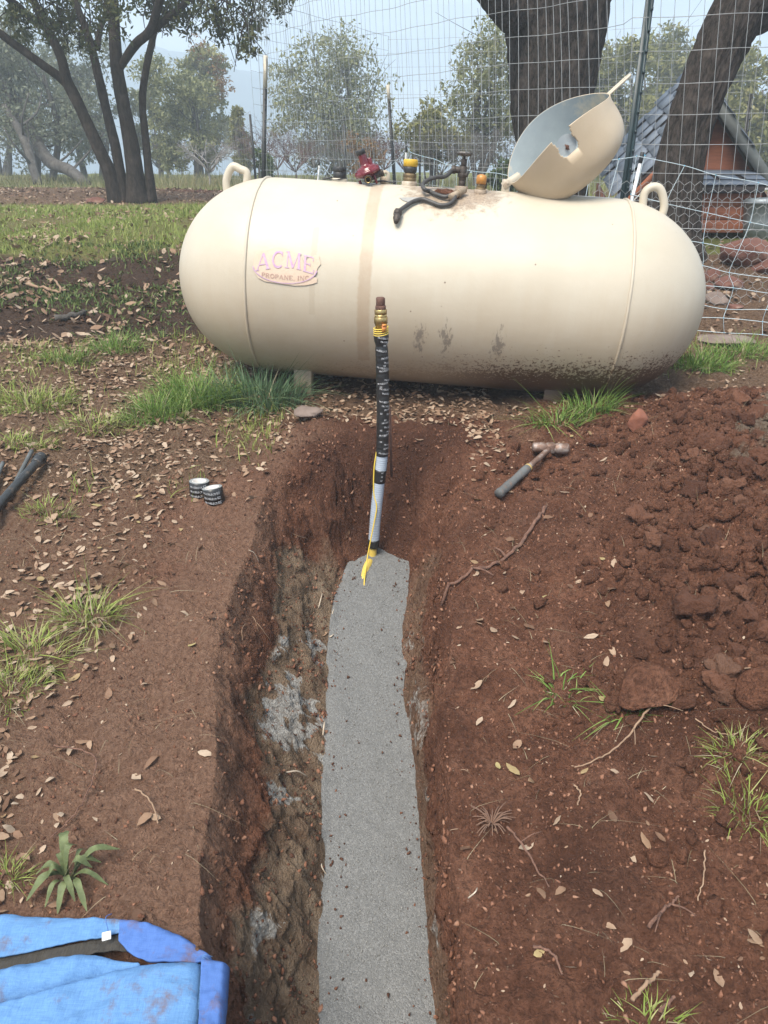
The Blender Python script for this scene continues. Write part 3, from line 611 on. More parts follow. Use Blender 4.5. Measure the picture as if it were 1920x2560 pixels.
# lid pull loop at the free edge
q = lidw(np.array([(-LR-.0, -.012, -.012), (-LR-.05, -.012, -.012), (-LR-.10, -.011, -.012), (-LR-.112, 0, -.012), (-LR-.10, .011, -.012), (-LR-.05, .012, -.012), (-LR, .012, -.012)]))
tpart('pull_loop', tube(crom(q, 40), .0055, 8), M_TANK, lid)
rw_ = lidp(ph, np.full(npz, 1.97)); keep = None
# hinge: two cream straps
for yy_ in (-.022, .022):
    p0 = np.array([xh, yy_, TR-.01]); p1 = hinge+np.array([.0, yy_, .0])
    tpart('hinge', [box((xh, yy_, TR+.018), (.032, .006, .062), bev=.002), box((p1+lidw([(LR-.02, yy_, -.02)])[0])/2+np.array([0, yy_*.0+(.006 if yy_ > 0 else -.006), 0]), (.085, .006, .026), rotm((0, 1, 0), -rad(36)), bev=.002), cyl((xh+.006, yy_-.012, TR+.034), .024, .006, 12, (0, 1, 0))], M_TANK)
# ---------------- faded supplier sticker
M_STK = pmat('peeling_sticker', (.53, .39, .29), (.55, .46, .36), .65, scale=14, bump=.1)
M_PUR = pmat('faded_purple_print', (.42, .24, .42), (.51, .38, .45), .6, scale=70, bump=0)
M_PNK = pmat('faded_pink_print', (.37, .20, .18), (.42, .27, .22), .6, scale=70, bump=0)
sa, sb = tsurf(547, 580), tsurf(694, 580); s_top, s_bot = tsurf(620, 536), tsurf(620, 616)
ang = lambda p: math.atan2(p[2], -p[1])
s_x0, s_w = sa[0], sb[0]-sa[0]; s_a0 = ang(s_bot); s_h = (ang(s_top)-s_a0)
def stk(uv, lift):
    uv = np.asarray(uv, float); a_ = s_a0+uv[:, 1]*s_h+.05*(.5-uv[:, 0])*0; r_ = TR+lift
    return np.c_[s_x0+uv[:, 0]*s_w, -r_*np.cos(a_), r_*np.sin(a_)]
outl = [(.0, .40), (.02, .78), (.06, .88), (.14, .87), (.2, .90), (.28, .97), (.37, 1.0), (.45, .98), (.54, .93), (.6, .86), (.66, .85), (.70, .78), (.74, .62), (.78, .70), (.84, .80), (.9, .86), (.96, .84), (.97, .74), (.99, .62), (.95, .52), (.93, .38), (.9, .27), (.95, .25), (.95, .13), (.88, .08), (.78, .03), (.62, .0), (.45, .02), (.3, .04), (.18, .06), (.08, .14), (.03, .26)]
# fill the outline as a fine strip fan so it follows the curve
def fillpoly(pts, fn, lift, nstep=26):
    import mathutils.geometry as mg
    P = []
    for a_, b_ in zip(pts, pts[1:]+pts[:1]):
        for t_ in np.linspace(0, 1, 4, endpoint=False): P.append((a_[0]+(b_[0]-a_[0])*t_, a_[1]+(b_[1]-a_[1])*t_))
    tr = mg.tessellate_polygon([[Vector((x, y, 0)) for x, y in P]])
    return fn(np.array(P), lift), [np.array([list(t_) for t_ in tr])]
st = tpart('sticker', fillpoly(outl, stk, .0040), M_STK); st['label'] = 'torn faded sticker reading ACME PROPANE, INC. in purple and pink'
def strokes(S_, fn, lift, tf):
    """S_: polylines with widths -> thin ribbons laid on the sticker"""
    V_, F_, o_ = [], [], 0
    for pts, w_ in S_:
        p = np.array(pts, float); T_ = np.gradient(p, axis=0); T_ /= np.linalg.norm(T_, axis=1)[:, None]+1e-9; n_ = np.c_[-T_[:, 1], T_[:, 0]]
        l_, r_ = p+n_*w_/2, p-n_*w_/2; V_.append(tf(np.vstack([l_, r_]))); k = np.arange(len(p)-1); m_ = len(p)
        F_.append(np.c_[k, k+m_, k+m_+1, k+1]+o_); o_ += 2*m_
    return fn(np.vstack(V_), lift), [np.vstack(F_)]
arc_ = lambda cx, cy, rx, ry, a0, a1, n=14: [(cx+rx*math.cos(rad(t_)), cy+ry*math.sin(rad(t_))) for t_ in np.linspace(a0, a1, n)]
FONT = {'A': ([([(.06, 0), (.48, 1)], .07), ([(.48, 1), (.92, 0)], .17), ([(.22, .33), (.72, .33)], .06), ([(-.08, .02), (.22, .02)], .05), ([(.72, .02), (1.08, .02)], .05)], 1.05),
 'C': ([(arc_(.52, .5, .42, .47, 50, 310), .13), ([(.80, .70), (.80, .98)], .05)], .98),
 'M': ([([(.12, 0), (.16, 1)], .07), ([(.16, 1), (.58, .05)], .16), ([(.58, .05), (1.0, 1)], .06), ([(1.0, 1), (1.04, 0)], .17), ([(-.06, .02), (.30, .02)], .05), ([(.86, .02), (1.22, .02)], .05), ([(.0, .98), (.2, .98)], .05), ([(.95, .98), (1.16, .98)], .05)], 1.25),
 'E': ([([(.15, 0), (.15, 1)], .16), ([(.0, .03), (.78, .03)], .07), ([(.78, .0), (.84, .26)], .06), ([(.15, .5), (.52, .5)], .06), ([(.52, .4), (.52, .6)], .05), ([(.0, .97), (.72, .97)], .07), ([(.72, 1), (.76, .76)], .06)], .92),
 'P': ([([(.15, 0), (.15, 1)], .16), (arc_(.38, .73, .34, .25, 90, -90), .12), ([(.15, .97), (.4, .97)], .06), ([(.15, .48), (.4, .48)], .06), ([(0, .02), (.36, .02)], .05)], .82),
 'R': ([([(.15, 0), (.15, 1)], .16), (arc_(.38, .73, .32, .25, 90, -90), .12), ([(.15, .97), (.4, .97)], .06), ([(.15, .48), (.4, .48)], .06), ([(.4, .48), (.85, 0)], .15), ([(0, .02), (.34, .02)], .05)], .95),
 'O': ([(arc_(.52, .5, .42, .47, 0, 360, 22), .13)], 1.05), 'I': ([([(.2, 0), (.2, 1)], .16), ([(.02, .02), (.38, .02)], .05), ([(.02, .98), (.38, .98)], .05)], .48),
 'N': ([([(.12, 0), (.12, 1)], .07), ([(.12, 1), (.85, 0)], .16), ([(.85, 0), (.85, 1)], .07), ([(0, .02), (.28, .02)], .05), ([(.7, .98), (1, .98)], .05)], 1.05),
 ',': ([([(.12, .06), (.2, .04), (.1, -.16)], .12)], .35), '.': ([([(.08, .06), (.2, .06)], .13)], .35), ' ': ([], .35)}
def word(txt, u0, u1, v0, vh, arch, fn, lift, fade=()):
    tot = sum(FONT[c][1]+.10 for c in txt); S_ = []; x_ = 0; geos = []
    for ci, c in enumerate(txt):
        g, wd = FONT[c]; sc_ = (u1-u0)/tot
        mid = (x_+wd/2)/tot; k = mid*2-1
        def tf(q, x_=x_, sc_=sc_, k=k):
            yy_ = q[:, 1]*vh*(1-.0*k); xx = u0+(x_+q[:, 0])*sc_
            return np.c_[xx, v0+yy_+arch*(1-k*k)-.02*k*0+(q[:, 0]-.5)*(-2*k)*arch*sc_*1.6]
        if g: geos.append(strokes(g, fn, lift, tf))
        x_ += wd+.10
    return geos
for g_ in word('ACME', .05, .93, .30, .44, .16, stk, .0062): tpart('letter', g_, M_PUR, st, smooth=False)
for g_ in word('PROPANE, INC.', .13, .87, .185, .115, -.035, stk, .0062): tpart('letter', g_, M_PNK, st, smooth=False)
tpart('border_line', strokes([(arc_(.47, .47, .47, .42, 184, 356, 40), .018)], stk, .0068, lambda q: q), M_PUR, st, smooth=False)
# ================================================================ RED REGULATOR lying on the tank
M_RED = pmat('red_enamel', (.15, .009, .016), (.08, .005, .009), .22, scale=10, bump=.03, spec=.7)
rx = crown(793, -.05); rc = tw(np.array([[rx, -.06, surfz(.06)+.050]]))[0]
reg = thing('gas_regulator', rc, 'dark red enamelled gas regulator lying tilted on the tank', 'regulator')
ra = np.array([-.34, -.10, .93]); ra /= np.linalg.norm(ra); rs = np.array([.92, .12, .36]); rs -= ra*rs.dot(ra); rs /= np.linalg.norm(rs); rf = np.cross(ra, rs)
_o0 = set(bpy.data.objects)
bod = obj('body', [(lathe([(1e-4, -.052), (.028, -.050), (.034, -.030), (.060, -.020), (.076, -.012), (.078, -.006), (.078, .004), (.070, .010), (.066, .012), (.066, .018), (.050, .030), (.030, .036), (.026, .046), (.024, .10), (.024, .104), (1e-4, .105)], 48, rc, ra))], M_RED, reg)
obj('cap', lathe([(.024, .098), (.0275, .099), (.0275, .122), (.024, .125), (1e-4, .125)], 32, rc, ra), M_BLACKP, reg)
for k in range(8):
    a_ = k*math.pi/4+.2; p = rc+(rs*math.cos(a_)+rf*math.sin(a_))*.073
    obj('bolt', [cyl(p-ra*.016, .030, .0065, 6, ra)], M_RED, reg, smooth=False)
od = -rf if (-rf)[1] < 0 else rf; od = od+rs*-.25; od /= np.linalg.norm(od)
pt = obj('outlet_port', [lathe([(.0, -.0), (.021, .0), (.021, .066), (.024, .067), (.024, .088), (.019, .089), (.0165, .082), (.0165, .05), (1e-4, .05)], 24, rc-ra*.036, od)], M_DSTEEL, reg)
obj('thread', lathe([(.0168, .088), (.0150, .087), (.0150, .056)], 24, rc-ra*.036, od), M_BRASS, pt)
obj('vent', [cyl(rc-ra*.036+od*.01, .075, .019, 16, rs), lathe([(.018, .074), (.022, .075), (.022, .09), (.014, .088)], 20, rc-ra*.036+od*.01, rs)], M_DSTEEL, reg)
obj('mounting_leg', [cyl(rc-ra*.03+od*.03+rs*.035, .05, .008, 10, -ra)], M_RED, reg); obj('mounting_leg', [cyl(rc-ra*.03-rs*.062, .028, .009, 10, -ra)], M_RED, reg)
vl = obj('vent_boss', [lathe([(.014, 0), (.014, .04), (.010, .046), (1e-4, .046)], 16, rc+rs*.034+ra*.02, ra)], M_RED, reg)

reg.scale = (.74, .74, .74)
# ================================================================ GAS RISER in the trench
YP = 2.775
pp = [aty(*q, YP) for q in ((804, 1218), (806, 1190), (811, 1120), (818, 1050), (825, 985), (827, 900), (826, 800), (823, 715), (822, 648))]
PIP = crom(pp, 200); PIPx = proj(PIP)
def seg_(y0, y1): i0 = int(np.argmin(abs(PIPx[:, 1]-y0))); i1 = int(np.argmin(abs(PIPx[:, 1]-y1))); a_, b_ = min(i0, i1), max(i0, i1); return PIP[a_:b_+1]
riser = thing('gas_riser_pipe', PIP[0]-np.array([0, 0, .01]), 'upright gas riser pipe wrapped in black printed tape, rising from the grey gravel', 'pipe')
M_TAPE = pmat('black_wrap_tape', (.012, .012, .013), (.022, .022, .023), .35, scale=20, bump=.2, bscale=30, spec=.5)
M_SLV = pmat('blue_grey_sleeve', (.38, .43, .50), (.30, .35, .42), .45, scale=5, bump=.08, st=(1, 1, 12))
M_PEY = pmat('yellow_polyethylene', (.66, .50, .13), (.55, .40, .08), .45, scale=20, bump=.05)
M_WIRE = pmat('yellow_wire_jacket', (.70, .52, .08), (.6, .42, .05), .45, bump=0)
M_RUST = pmat('rusty_iron', (.17, .09, .065), (.09, .045, .035), .75, .3, scale=40, bump=.3, bscale=120)
M_WHT = pmat('white_print', (.62, .63, .66), None, .6, bump=0)
s1 = seg_(1178, 980); n_ = len(s1); 
S2 = crom(s1, 150); obj('sleeve', tube(S2, .0226+.0006*np.sin(np.linspace(0, 260, 150)), 24), M_SLV, riser)
obj('end_ring', tube(crom(seg_(1180, 1164), 6), .0242, 24), M_TAPE, riser)
obj('tape_band', tube(crom(seg_(1040, 1013), 8), .0240, 24), M_TAPE, riser)
s2 = crom(seg_(982, 716), 160); y_ = np.linspace(0, 1, 160)
rw2 = .0240+.0007*np.abs(((y_*24) % 1)-.5)*2+.0040*np.exp(-((y_-.95)/.05)**2)-.0028*np.exp(-((y_-.875)/.018)**2)+.0006*fbm(y_*60, y_*0, 1, 3, 2)
wr = obj('tape_wrap', tube(s2, rw2, 28), M_TAPE, riser)
# printed brand and size marks running round the tape
def wraptext(txt, h, path, rr, entries, parent):
    cu = bpy.data.curves.new('lettering', 'FONT'); cu.body = txt; cu.size = h; cu.resolution_u = 1; to = bpy.data.objects.new('lettering', cu); COL.objects.link(to)
    bpy.context.view_layer.update(); me = bpy.data.meshes.new_from_object(to.evaluated_get(bpy.context.evaluated_depsgraph_get())); bpy.data.objects.remove(to); bpy.data.curves.remove(cu)
    V0 = np.array([v.co[:] for v in me.vertices]); T3 = [list(p.vertices) for p in me.polygons]; bpy.data.meshes.remove(me)
    tri = np.array([t_ for f in T3 for t_ in [(f[0], f[k], f[k+1]) for k in range(1, len(f)-1)]]); geos = []
    for (py_, px_off, slope, sq) in entries:
        i0 = int(np.argmin(abs(proj(path)[:, 1]-py_))); c_ = path[i0]; up = path[min(i0+3, len(path)-1)]-path[max(i0-3, 0)]; up = up/np.linalg.norm(up)
        r_ = (rr[i0] if hasattr(rr, '__len__') else rr)+.0012
        a_ = (V0[:, 0]*sq+px_off)/r_; vv = V0[:, 1]+V0[:, 0]*slope
        geos.append((c_+np.c_[r_*np.sin(a_), -r_*np.cos(a_), 0*a_]+vv[:, None]*up, [tri]))
    obj('lettering', geos, M_WHT, parent, smooth=False, kind='stuff')
ent = []; k = 0
for py_ in np.arange(726, 978, 9.2):
    k += 1; off = -.022+.010*((k*5) % 4)+(.008 if (py_ > 850) else 0); ent.append((py_+2, off, -.12 if k % 3 else .1, .9))
ent = [e for j_, e in enumerate(ent) if j_ % 5 != 4]
wraptext('PROSELECT', .0095, s2, rw2, ent, wr)
wraptext('EZ', .0085, s2, rw2, [(q, -.011+.016*(i_ % 2), 0, 1) for i_, q in enumerate((757, 790, 835, 868, 892, 905, 928, 940, 952, 968))], wr)
wraptext('EZ', .0075, S2, .0240, [(1019, .004, 0, 1), (1028, .004, 0, 1), (1036, .004, 0, 1)], riser)
top = s2[-1]; upv = pp[-1]-pp[-2]; upv /= np.linalg.norm(upv)
L_ = lambda py_: float(np.dot(aty(822, py_, YP)-top, upv))
obj('brass_collar', [lathe([(.019, L_(716)), (.0195, L_(704)), (.0225, L_(703)), (.0225, L_(698))], 28, top, upv), cyl(top+upv*L_(699), L_(684)-L_(699), .0250, 6, upv, bev=.12), lathe([(.0215, L_(685)), (.0225, L_(683)), (.0225, L_(680)), (.019, L_(679))], 28, top, upv)], M_BRASS, riser, smooth=False)
obj('brass_nut', [cyl(top+upv*L_(680.5), L_(668)-L_(680.5), .0228, 6, upv, bev=.2)], M_BRASS, riser, smooth=False)
obj('plug', [cyl(top+upv*L_(668.5), L_(660)-L_(668.5), .0195, 20, upv), box(top+upv*(L_(652)), (.028, .028, .034), rotm((0, 0, 1), .35), bev=.004)], M_RUST, riser)
th = np.linspace(0, 2*np.pi*4.2, 150); hw = L_(722)+(L_(703)-L_(722))*th/th[-1]
obj('wire_wrap', tube(top+np.c_[.0262*np.cos(th), .0262*np.sin(th), 0*th]+upv*(hw+.004*np.sin(th+.6)-.004)[:, None], .0022, 7), M_WIRE, riser)
obj('warning_tag', [box(top+upv*L_(708)+np.array([.012, -.0255, 0]), (.018, .002, .024), rotm((0, 0, 1), .4)), box(top+upv*L_(703)+np.array([.013, -.026, .004]), (.016, .002, .010), rotm((0, 0, 1), .4))], pmat('red_yellow_tag', (.55, .12, .06), (.6, .38, .05), .5, scale=90, bump=0), riser)
# yellow pipe going into the gravel, tracer wire down the side
g0 = grp(790, 1232)
obj('gas_pipe', tube(crom([pp[1]+np.array([0, 0, .02]), pp[0]+np.array([-.001, -.01, 0]), aty(798, 1215, 2.735), g0+np.array([-.004, .0, -.012]), g0+np.array([-.02, -.09, -.05])], 26), .0158, 20), M_PEY, riser)
wp = [aty(825, 975, YP)+np.array([-.021, -.004, 0]), aty(818, 1010, YP)+np.array([-.018, -.010, 0]), aty(815, 1060, YP)+np.array([-.014, -.016, 0]), aty(813.5, 1095, YP-.025), aty(808, 1130, YP-.035), aty(797, 1185, YP-.06), aty(790.5, 1225, YP-.10), grp(787, 1258)+np.array([0, 0, .004]), grp(786, 1268)+np.array([0, -.006, -.02])]
obj('tracer_wire', tube(crom(wp, 70), .0026, 8), M_WIRE, riser)
rb = [aty(841, 975, 2.82), aty(843, 1010, 2.84), aty(845, 1075, 2.86)]
obj('rebar', tube(np.array([aty(842, 880, 2.84), aty(846, 1030, 2.84)]), .005, 8), M_RUST, riser)
# ================================================================ TAPE ROLLS
M_CORE = pmat('cardboard_core', (.58, .55, .52), (.46, .43, .41), .7, scale=30, bump=.05)
M_SIDE = pmat('tape_roll_side', (.26, .27, .27), (.18, .19, .19), .55, scale=40, bump=.1)
def taperoll(px_, py_, tilt, lab):
    b_ = gp(px_, py_); b_[2] = H(b_[0], b_[1])-.004; ax = np.array(tilt); ax = ax/np.linalg.norm(ax); t_ = thing('tape_roll', b_, lab, 'tape roll', 'printed tape rolls on the soil')
    R0, R1, hh = .0375, .0235, .056
    o = obj('tape', [lathe([(R0-.003, 0), (R0, .001), (R0, hh-.001), (R0-.0015, hh)], 40, b_, ax)], M_TAPE, t_)
    obj('tape_side', [lathe([(R0-.001, hh), (R0-.004, hh+.0006), (R1+.004, hh+.0004), (R1+.003, hh)], 40, b_, ax)], M_SIDE, t_)
    obj('core', [lathe([(R1+.004, hh-.001), (R1+.002, hh+.001), (R1, hh), (R1, .003), (1e-4, .003)], 36, b_, ax)], M_CORE, t_)
    path = np.array([b_+ax*s for s in np.linspace(0, hh, 30)]); pj = proj(path)[:, 1]
    e = [(float(np.interp(f, np.linspace(0, 1, 30), pj)), -.030, -.03, .9) for f in (.12, .42, .72)]
    wraptext('PROSELECT', .0105, path, R0, e, o); wraptext('EZ', .012, path, R0, [(q[0], .022, -.03, 1) for q in e], o)
    return t_
taperoll(432, 1071, (.04, .05, 1), 'black printed tape roll standing on soil, half hidden behind another roll')
taperoll(465, 1089, (-.13, .10, 1), 'black printed tape roll tilting forward on the soil in front of another')
# ================================================================ HAMMER
ha, hb = gp(1148, 990), gp(1226, 984); hcn = (ha+hb)/2; hcn[2] = H(hcn[0], hcn[1])+.032
ham = thing('sledge_hammer', hcn-np.array([0, 0, .02]), 'short handled hammer with rusty steel head lying on the red soil', 'hammer')
hx = hb-ha; hx[2] = 0; hl = np.linalg.norm(hx); hx /= hl; hx[2] = -.04
M_HH = pmat('scuffed_hammer_steel', (.26, .17, .13), (.13, .075, .055), .6, .55, scale=25, bump=.25, dirt=(.33, .29, .27), dscale=25, dthr=.55)
obj('head', [lathe([(1e-4, -hl/2), (.017, -hl/2), (.0215, -hl/2+.006), (.0225, -.026), (.018, -.016), (.018, .016), (.0225, .026), (.0225, hl/2-.006), (.0195, hl/2), (1e-4, hl/2)], 8, hcn, hx), box(hcn, (.036, .036, .040), bev=.005)], M_HH, ham, smooth=False)
hend = gp(1076, 1080); hend[2] = H(hend[0], hend[1])+.026; hd = hend-hcn; hln = np.linalg.norm(hd); hd /= hln
tt = np.linspace(0, 1, 40); hr = np.interp(tt, [0, .1, .42, .43, 1], [.011, .010, .0095, .0095, .0095])
obj('shaft', tube(np.array([hcn+hd*hln*t_ for t_ in np.linspace(-.03, .6, 10)]), .0115, 14), M_HH, ham)
gt = np.linspace(.46, 1, 40); gr_ = .0165+.0018*np.sin((gt-.46)*20)*.6+np.where(gt > .95, .003, 0)
obj('grip', tube(np.array([hcn+hd*hln*t_ for t_ in gt]), gr_, 18), pmat('dusty_grey_rubber', (.115, .12, .12), (.075, .075, .075), .8, scale=20, bump=.3, bscale=150, dirt=(.16, .09, .06), dscale=25, dthr=.6), ham)
obj('grip_ring', tube(np.array([hcn+hd*hln*t_ for t_ in (.435, .45, .465)]), .0165, 18), pmat('tan_ring', (.42, .30, .12), None, .6), ham)
# ================================================================ PIPES AND RODS at the left
def rod(nm, lab, cat, pts, r_, mt, lift=0., seg=16):
    P = np.array([gp(*q) for q in pts]); P[:, 2] = np.array([H(p[0], p[1]) for p in P])+r_+.012+lift
    t_ = thing(nm, P[0]-np.array([0, 0, r_]), lab, cat); return t_, P
M_PIPE = pmat('black_plastic_pipe', (.030, .032, .034), (.018, .019, .02), .42, scale=8, bump=.05, dirt=(.16, .12, .09), dscale=14, dthr=.62)
t_, P = rod('black_pipe', 'thick black plastic pipe with coupling end lying on litter', 'pipe', ((92, 1015), (0, 1122), (-80, 1225)), .0165, M_PIPE)
P[:, 2] = np.linspace(P[0, 2]+.012, P[-1, 2], 3); dv = (P[1]-P[0])/np.linalg.norm(P[1]-P[0])
obj('tube', tube(crom(P, 20), .0165, 20), M_PIPE, t_)
obj('coupling', [lathe([(.010, -.016), (.0205, -.016), (.0215, -.012), (.0215, .034), (.0195, .038), (.0165, .039)], 24, P[0], dv), lathe([(.022, -.004), (.0240, -.003), (.0240, .004), (.022, .005)], 24, P[0], dv)], M_PIPE, t_)
M_ROD = pmat('grey_weathered_rod', (.13, .14, .14), (.07, .075, .075), .6, .3, scale=20, bump=.15)
t_, P = rod('steel_rod', 'thin grey rod lying beside the black pipe', 'rod', ((72, 992), (20, 1075), (-10, 1120)), .0085, M_ROD)
obj('bar', tube(crom(P, 14), .0085, 12), M_ROD, t_); obj('tip', cyl(P[0], .012, .0070, 12, P[0]-P[1]), M_RUST, t_)
t_, P = rod('steel_rod', 'short grey rod end lying on litter apart from the black pipe', 'rod', ((9, 1012), (-2, 1045), (-14, 1085)), .0075, M_ROD)
obj('bar', tube(crom(P, 14), .0075, 12), M_ROD, t_); obj('tip', cyl(P[0], .012, .0060, 12, P[0]-P[1]), M_RUST, t_)
# ================================================================ BLUE CLOTH, folded work trousers
M_DEN = None
def denim(name, c1, c2):
    m, N, L, B = newmat(name); tc = N.new('ShaderNodeTexCoord'); O = tc.outputs['Object']
    wv = noise(N, L, stretch(N, L, O, (3, 50, 20)), 10, 5, .75); wv2 = noise(N, L, stretch(N, L, O, (50, 3, 20)), 10, 5, .75); n1 = noise(N, L, O, 7, 6, .65)
    c_ = ramp(N, L, mth(N, L, 'ADD', mth(N, L, 'MULTIPLY', wv, .5), mth(N, L, 'MULTIPLY', wv2, .5)), [(.35, c2), (.65, c1)])
    c_ = mixc(N, L, mth(N, L, 'MULTIPLY', n1, .5), c_, tuple(x*.55 for x in c1))
    d_ = noise(N, L, O, 11, 7, .7); c_ = mixc(N, L, ramp(N, L, d_, [(.57, (0, 0, 0)), (.70, (.75, .75, .75))]), c_, (.13, .075, .055))
    L.new(c_, B.inputs['Base Color']); B.inputs['Roughness'].default_value = .9; B.inputs['Specular IOR Level'].default_value = .15; bumpn(N, L, B, mth(N, L, 'ADD', wv, wv2), .35, .003); return m
M_DEN = denim('light_blue_denim', (.145, .30, .53), (.07, .165, .37)); M_DEN2 = denim('mid_blue_denim', (.095, .19, .47), (.06, .13, .36))
c_or = gp(240, 2100); clo = thing('work_trousers', (c_or[0], c_or[1], float(G0(c_or[0], c_or[1]))), 'light blue denim work trousers folded on the soil at the trench edge', 'clothing')
def gpl(px_, py_, lift=0): p = gp(px_, py_); return p
def sheet(name, edge_top, edge_bot, hfun, mt, parent, nu=70, nv=30, thick=.006):
    """cloth panel between two pixel polylines laid on the ground; hfun(u,v) gives height above it"""
    A = crom([gp(*q) for q in edge_top], nu); Bb = crom([gp(*q) for q in edge_bot], nu); v = np.linspace(0, 1, nv)
    P = A[:, None, :]*(1-v)[None, :, None]+Bb[:, None, :]*v[None, :, None]; uu = np.linspace(0, 1, nu)[:, None]+0*v; vv = v[None]+0*uu
    P[..., 2] = G0(P[..., 0], P[..., 1])+hfun(uu, vv)+.016*fbm(P[..., 0]*.6+P[..., 1]*.4, P[..., 1]*1.6-P[..., 0]*.5, .11, 4, 5)*np.minimum(1, 8*vv)+.010*np.minimum(1, 6*vv)*np.clip(1-np.abs(vn(P[..., 0]*5+P[..., 1]*9+1.5*vn(P[..., 0]*7, P[..., 1]*7, 2), P[..., 1]*4-P[..., 0]*3, 7))*7, 0, 1)+.004*fbm(P[..., 0]+P[..., 1], P[..., 1]-P[..., 0], .03, 3, 6)
    o = obj(name, (P.reshape(-1, 3), gridf(nu, nv)[:, ::-1]), mt, parent); s = o.modifiers.new('thickness', 'SOLIDIFY'); s.thickness = thick; s.offset = -1; return o
rnd = lambda v, w_: np.sqrt(np.clip(1-((1-np.clip(v/w_, 0, 1))**2), 0, 1))      # rounded fold edge
edg = lambda u, v: rnd(v, .12)*rnd(1-v, .15)
sheet('back_panel', [(-160, 1972), (0, 1984), (140, 1996), (250, 2004), (290, 2010)], [(-160, 2120), (0, 2092), (150, 2062), (240, 2044), (285, 2036)], lambda u, v: .002+.026*rnd(v, .25)+.012*np.sin(v*3)*(1-u), M_DEN, clo, thick=.004)
sheet('side_panel', [(265, 2003), (330, 2010), (390, 2030), (440, 2062), (462, 2080)], [(262, 2060), (300, 2090), (350, 2100), (420, 2100), (462, 2098)], lambda u, v: .002+.030*rnd(v, .3)*rnd(1-u, .2), M_DEN2, clo, thick=.006)
sheet('lining', [(-160, 2110), (0, 2082), (150, 2056), (240, 2036), (280, 2028)], [(-160, 2170), (0, 2128), (150, 2092), (240, 2075), (285, 2070)], lambda u, v: .020+0*u, pmat('dark_brown_lining', (.050, .045, .038), (.03, .027, .023), .95, scale=40, bump=.4, st=(6, 1, 1)), clo, thick=.004)
sheet('waist_roll', [(-160, 2160), (0, 2116), (60, 2098), (130, 2086), (200, 2084), (300, 2098)], [(-160, 2260), (0, 2196), (60, 2180), (130, 2160), (210, 2140), (310, 2120)], lambda u, v: .012+(.046-.02*u)*np.sin(np.pi*np.clip(v, .0, 1))**.6, M_DEN, clo, thick=.004)
fp = sheet('front_panel', [(-160, 2255), (0, 2190), (60, 2172), (130, 2152), (215, 2126), (300, 2106), (380, 2098), (446, 2096)], [(-160, 2400), (0, 2400), (80, 2400), (160, 2400), (240, 2400), (310, 2400), (380, 2400), (432, 2400)], lambda u, v: .010+.034*rnd(v, .10)*rnd(1-u, .08)+.012*np.sin(u*9+v*5)*v, M_DEN, clo, 90, 50, .004)
hm_ = sheet('hem', [(440, 2088), (468, 2092), (497, 2096)], [(430, 2400), (452, 2400), (478, 2400)], lambda u, v: .006+.036*rnd(v, .08)*rnd(1-u, .25), M_DEN2, clo, 20, 60, .006)
fr = []
for k in range(90):
    t_ = RNG.random(); p = gp(441-9*t_, 2094+t_*118); z0 = float(G0(p[0], p[1]))+.040; q = p.copy(); q[2] = z0
    e = q+np.array([.006+.012*RNG.random(), .012*(RNG.random()-.5), -.006-.01*RNG.random()]); fr.append(tube(crom([q, (q+e)/2+np.array([0, 0, .004]), e], 5), .0006, 4, False))
obj('frayed_threads', fr, M_DEN, clo, kind=None)
p = gp(238, 2058); p[2] = float(G0(p[0], p[1]))+.048
obj('tag', box(p, (.017, .016, .003), rotm((0, 0, 1), .3)@rotm((1, 0, 0), .3), bev=.001), pmat('white_tag', (.7, .7, .68), None, .7), clo)
obj('thread', tube(crom([p+np.array([.0, .01, 0]), p+np.array([-.01, .03, .012]), p+np.array([-.004, .045, .004])], 10), .0008, 5), M_DEN2, clo)
# ================================================================ FENCES
M_WIREG = pmat('galvanised_wire', (.40, .41, .41), (.27, .28, .285), .5, .35, scale=30, bump=0)
M_TPOST = pmat('dark_green_post', (.010, .030, .036), (.006, .016, .02), .45, scale=14, bump=.05)
M_BPOST = pmat('black_post', (.012, .013, .014), (.02, .02, .02), .5, scale=14, bump=.05)
M_TIP = pmat('cream_post_tip', (.60, .55, .45), (.45, .40, .32), .6, scale=20)
def tpost(base, topp, lab, mt, tip=0., w_=.045, group=None):
    base = np.array(base); topp = np.array(topp); d_ = topp-base; ln = np.linalg.norm(d_); z = d_/ln; x = np.array([1., .25, 0]); x -= z*x.dot(z); x /= np.linalg.norm(x); y = np.cross(z, x); R_ = np.c_[x, y, z]
    t_ = thing('fence_post', base, lab, 'fence post', group)
    def bb(c_, s_): V_, F_ = box((0, 0, 0), s_); return (V_+np.array(c_))@R_.T+base, F_
    le = ln-tip; obj('stake', [bb((0, 0, le/2-.1), (w_, .006, le+.2)), bb((0, -.016, le/2-.1), (.007, .03, le+.196))], mt, t_, smooth=False)
    st_ = [bb((0, -.034, q), (.012, .010, .016)) for q in np.arange(.15, le, .10)]; o = obj('studs', st_, mt, t_, smooth=False, kind='stuff')
    if tip: obj('painted_tip', [bb((0, 0, le+tip/2), (w_+.001, .007, tip)), bb((0, -.016, le+tip/2), (.008, .031, tip-.002))], M_TIP, t_, smooth=False)
    return t_
gz = lambda p: np.array([p[0], p[1], float(H(p[0], p[1]))])
FA, FP, FE = np.array([-1.36, 9.0]), np.array([1.50, 4.85]), np.array([3.6, 4.85])
zbA, zbP = aty(585, 402, 9.0)[2], aty(1345, 497, 4.85)[2]
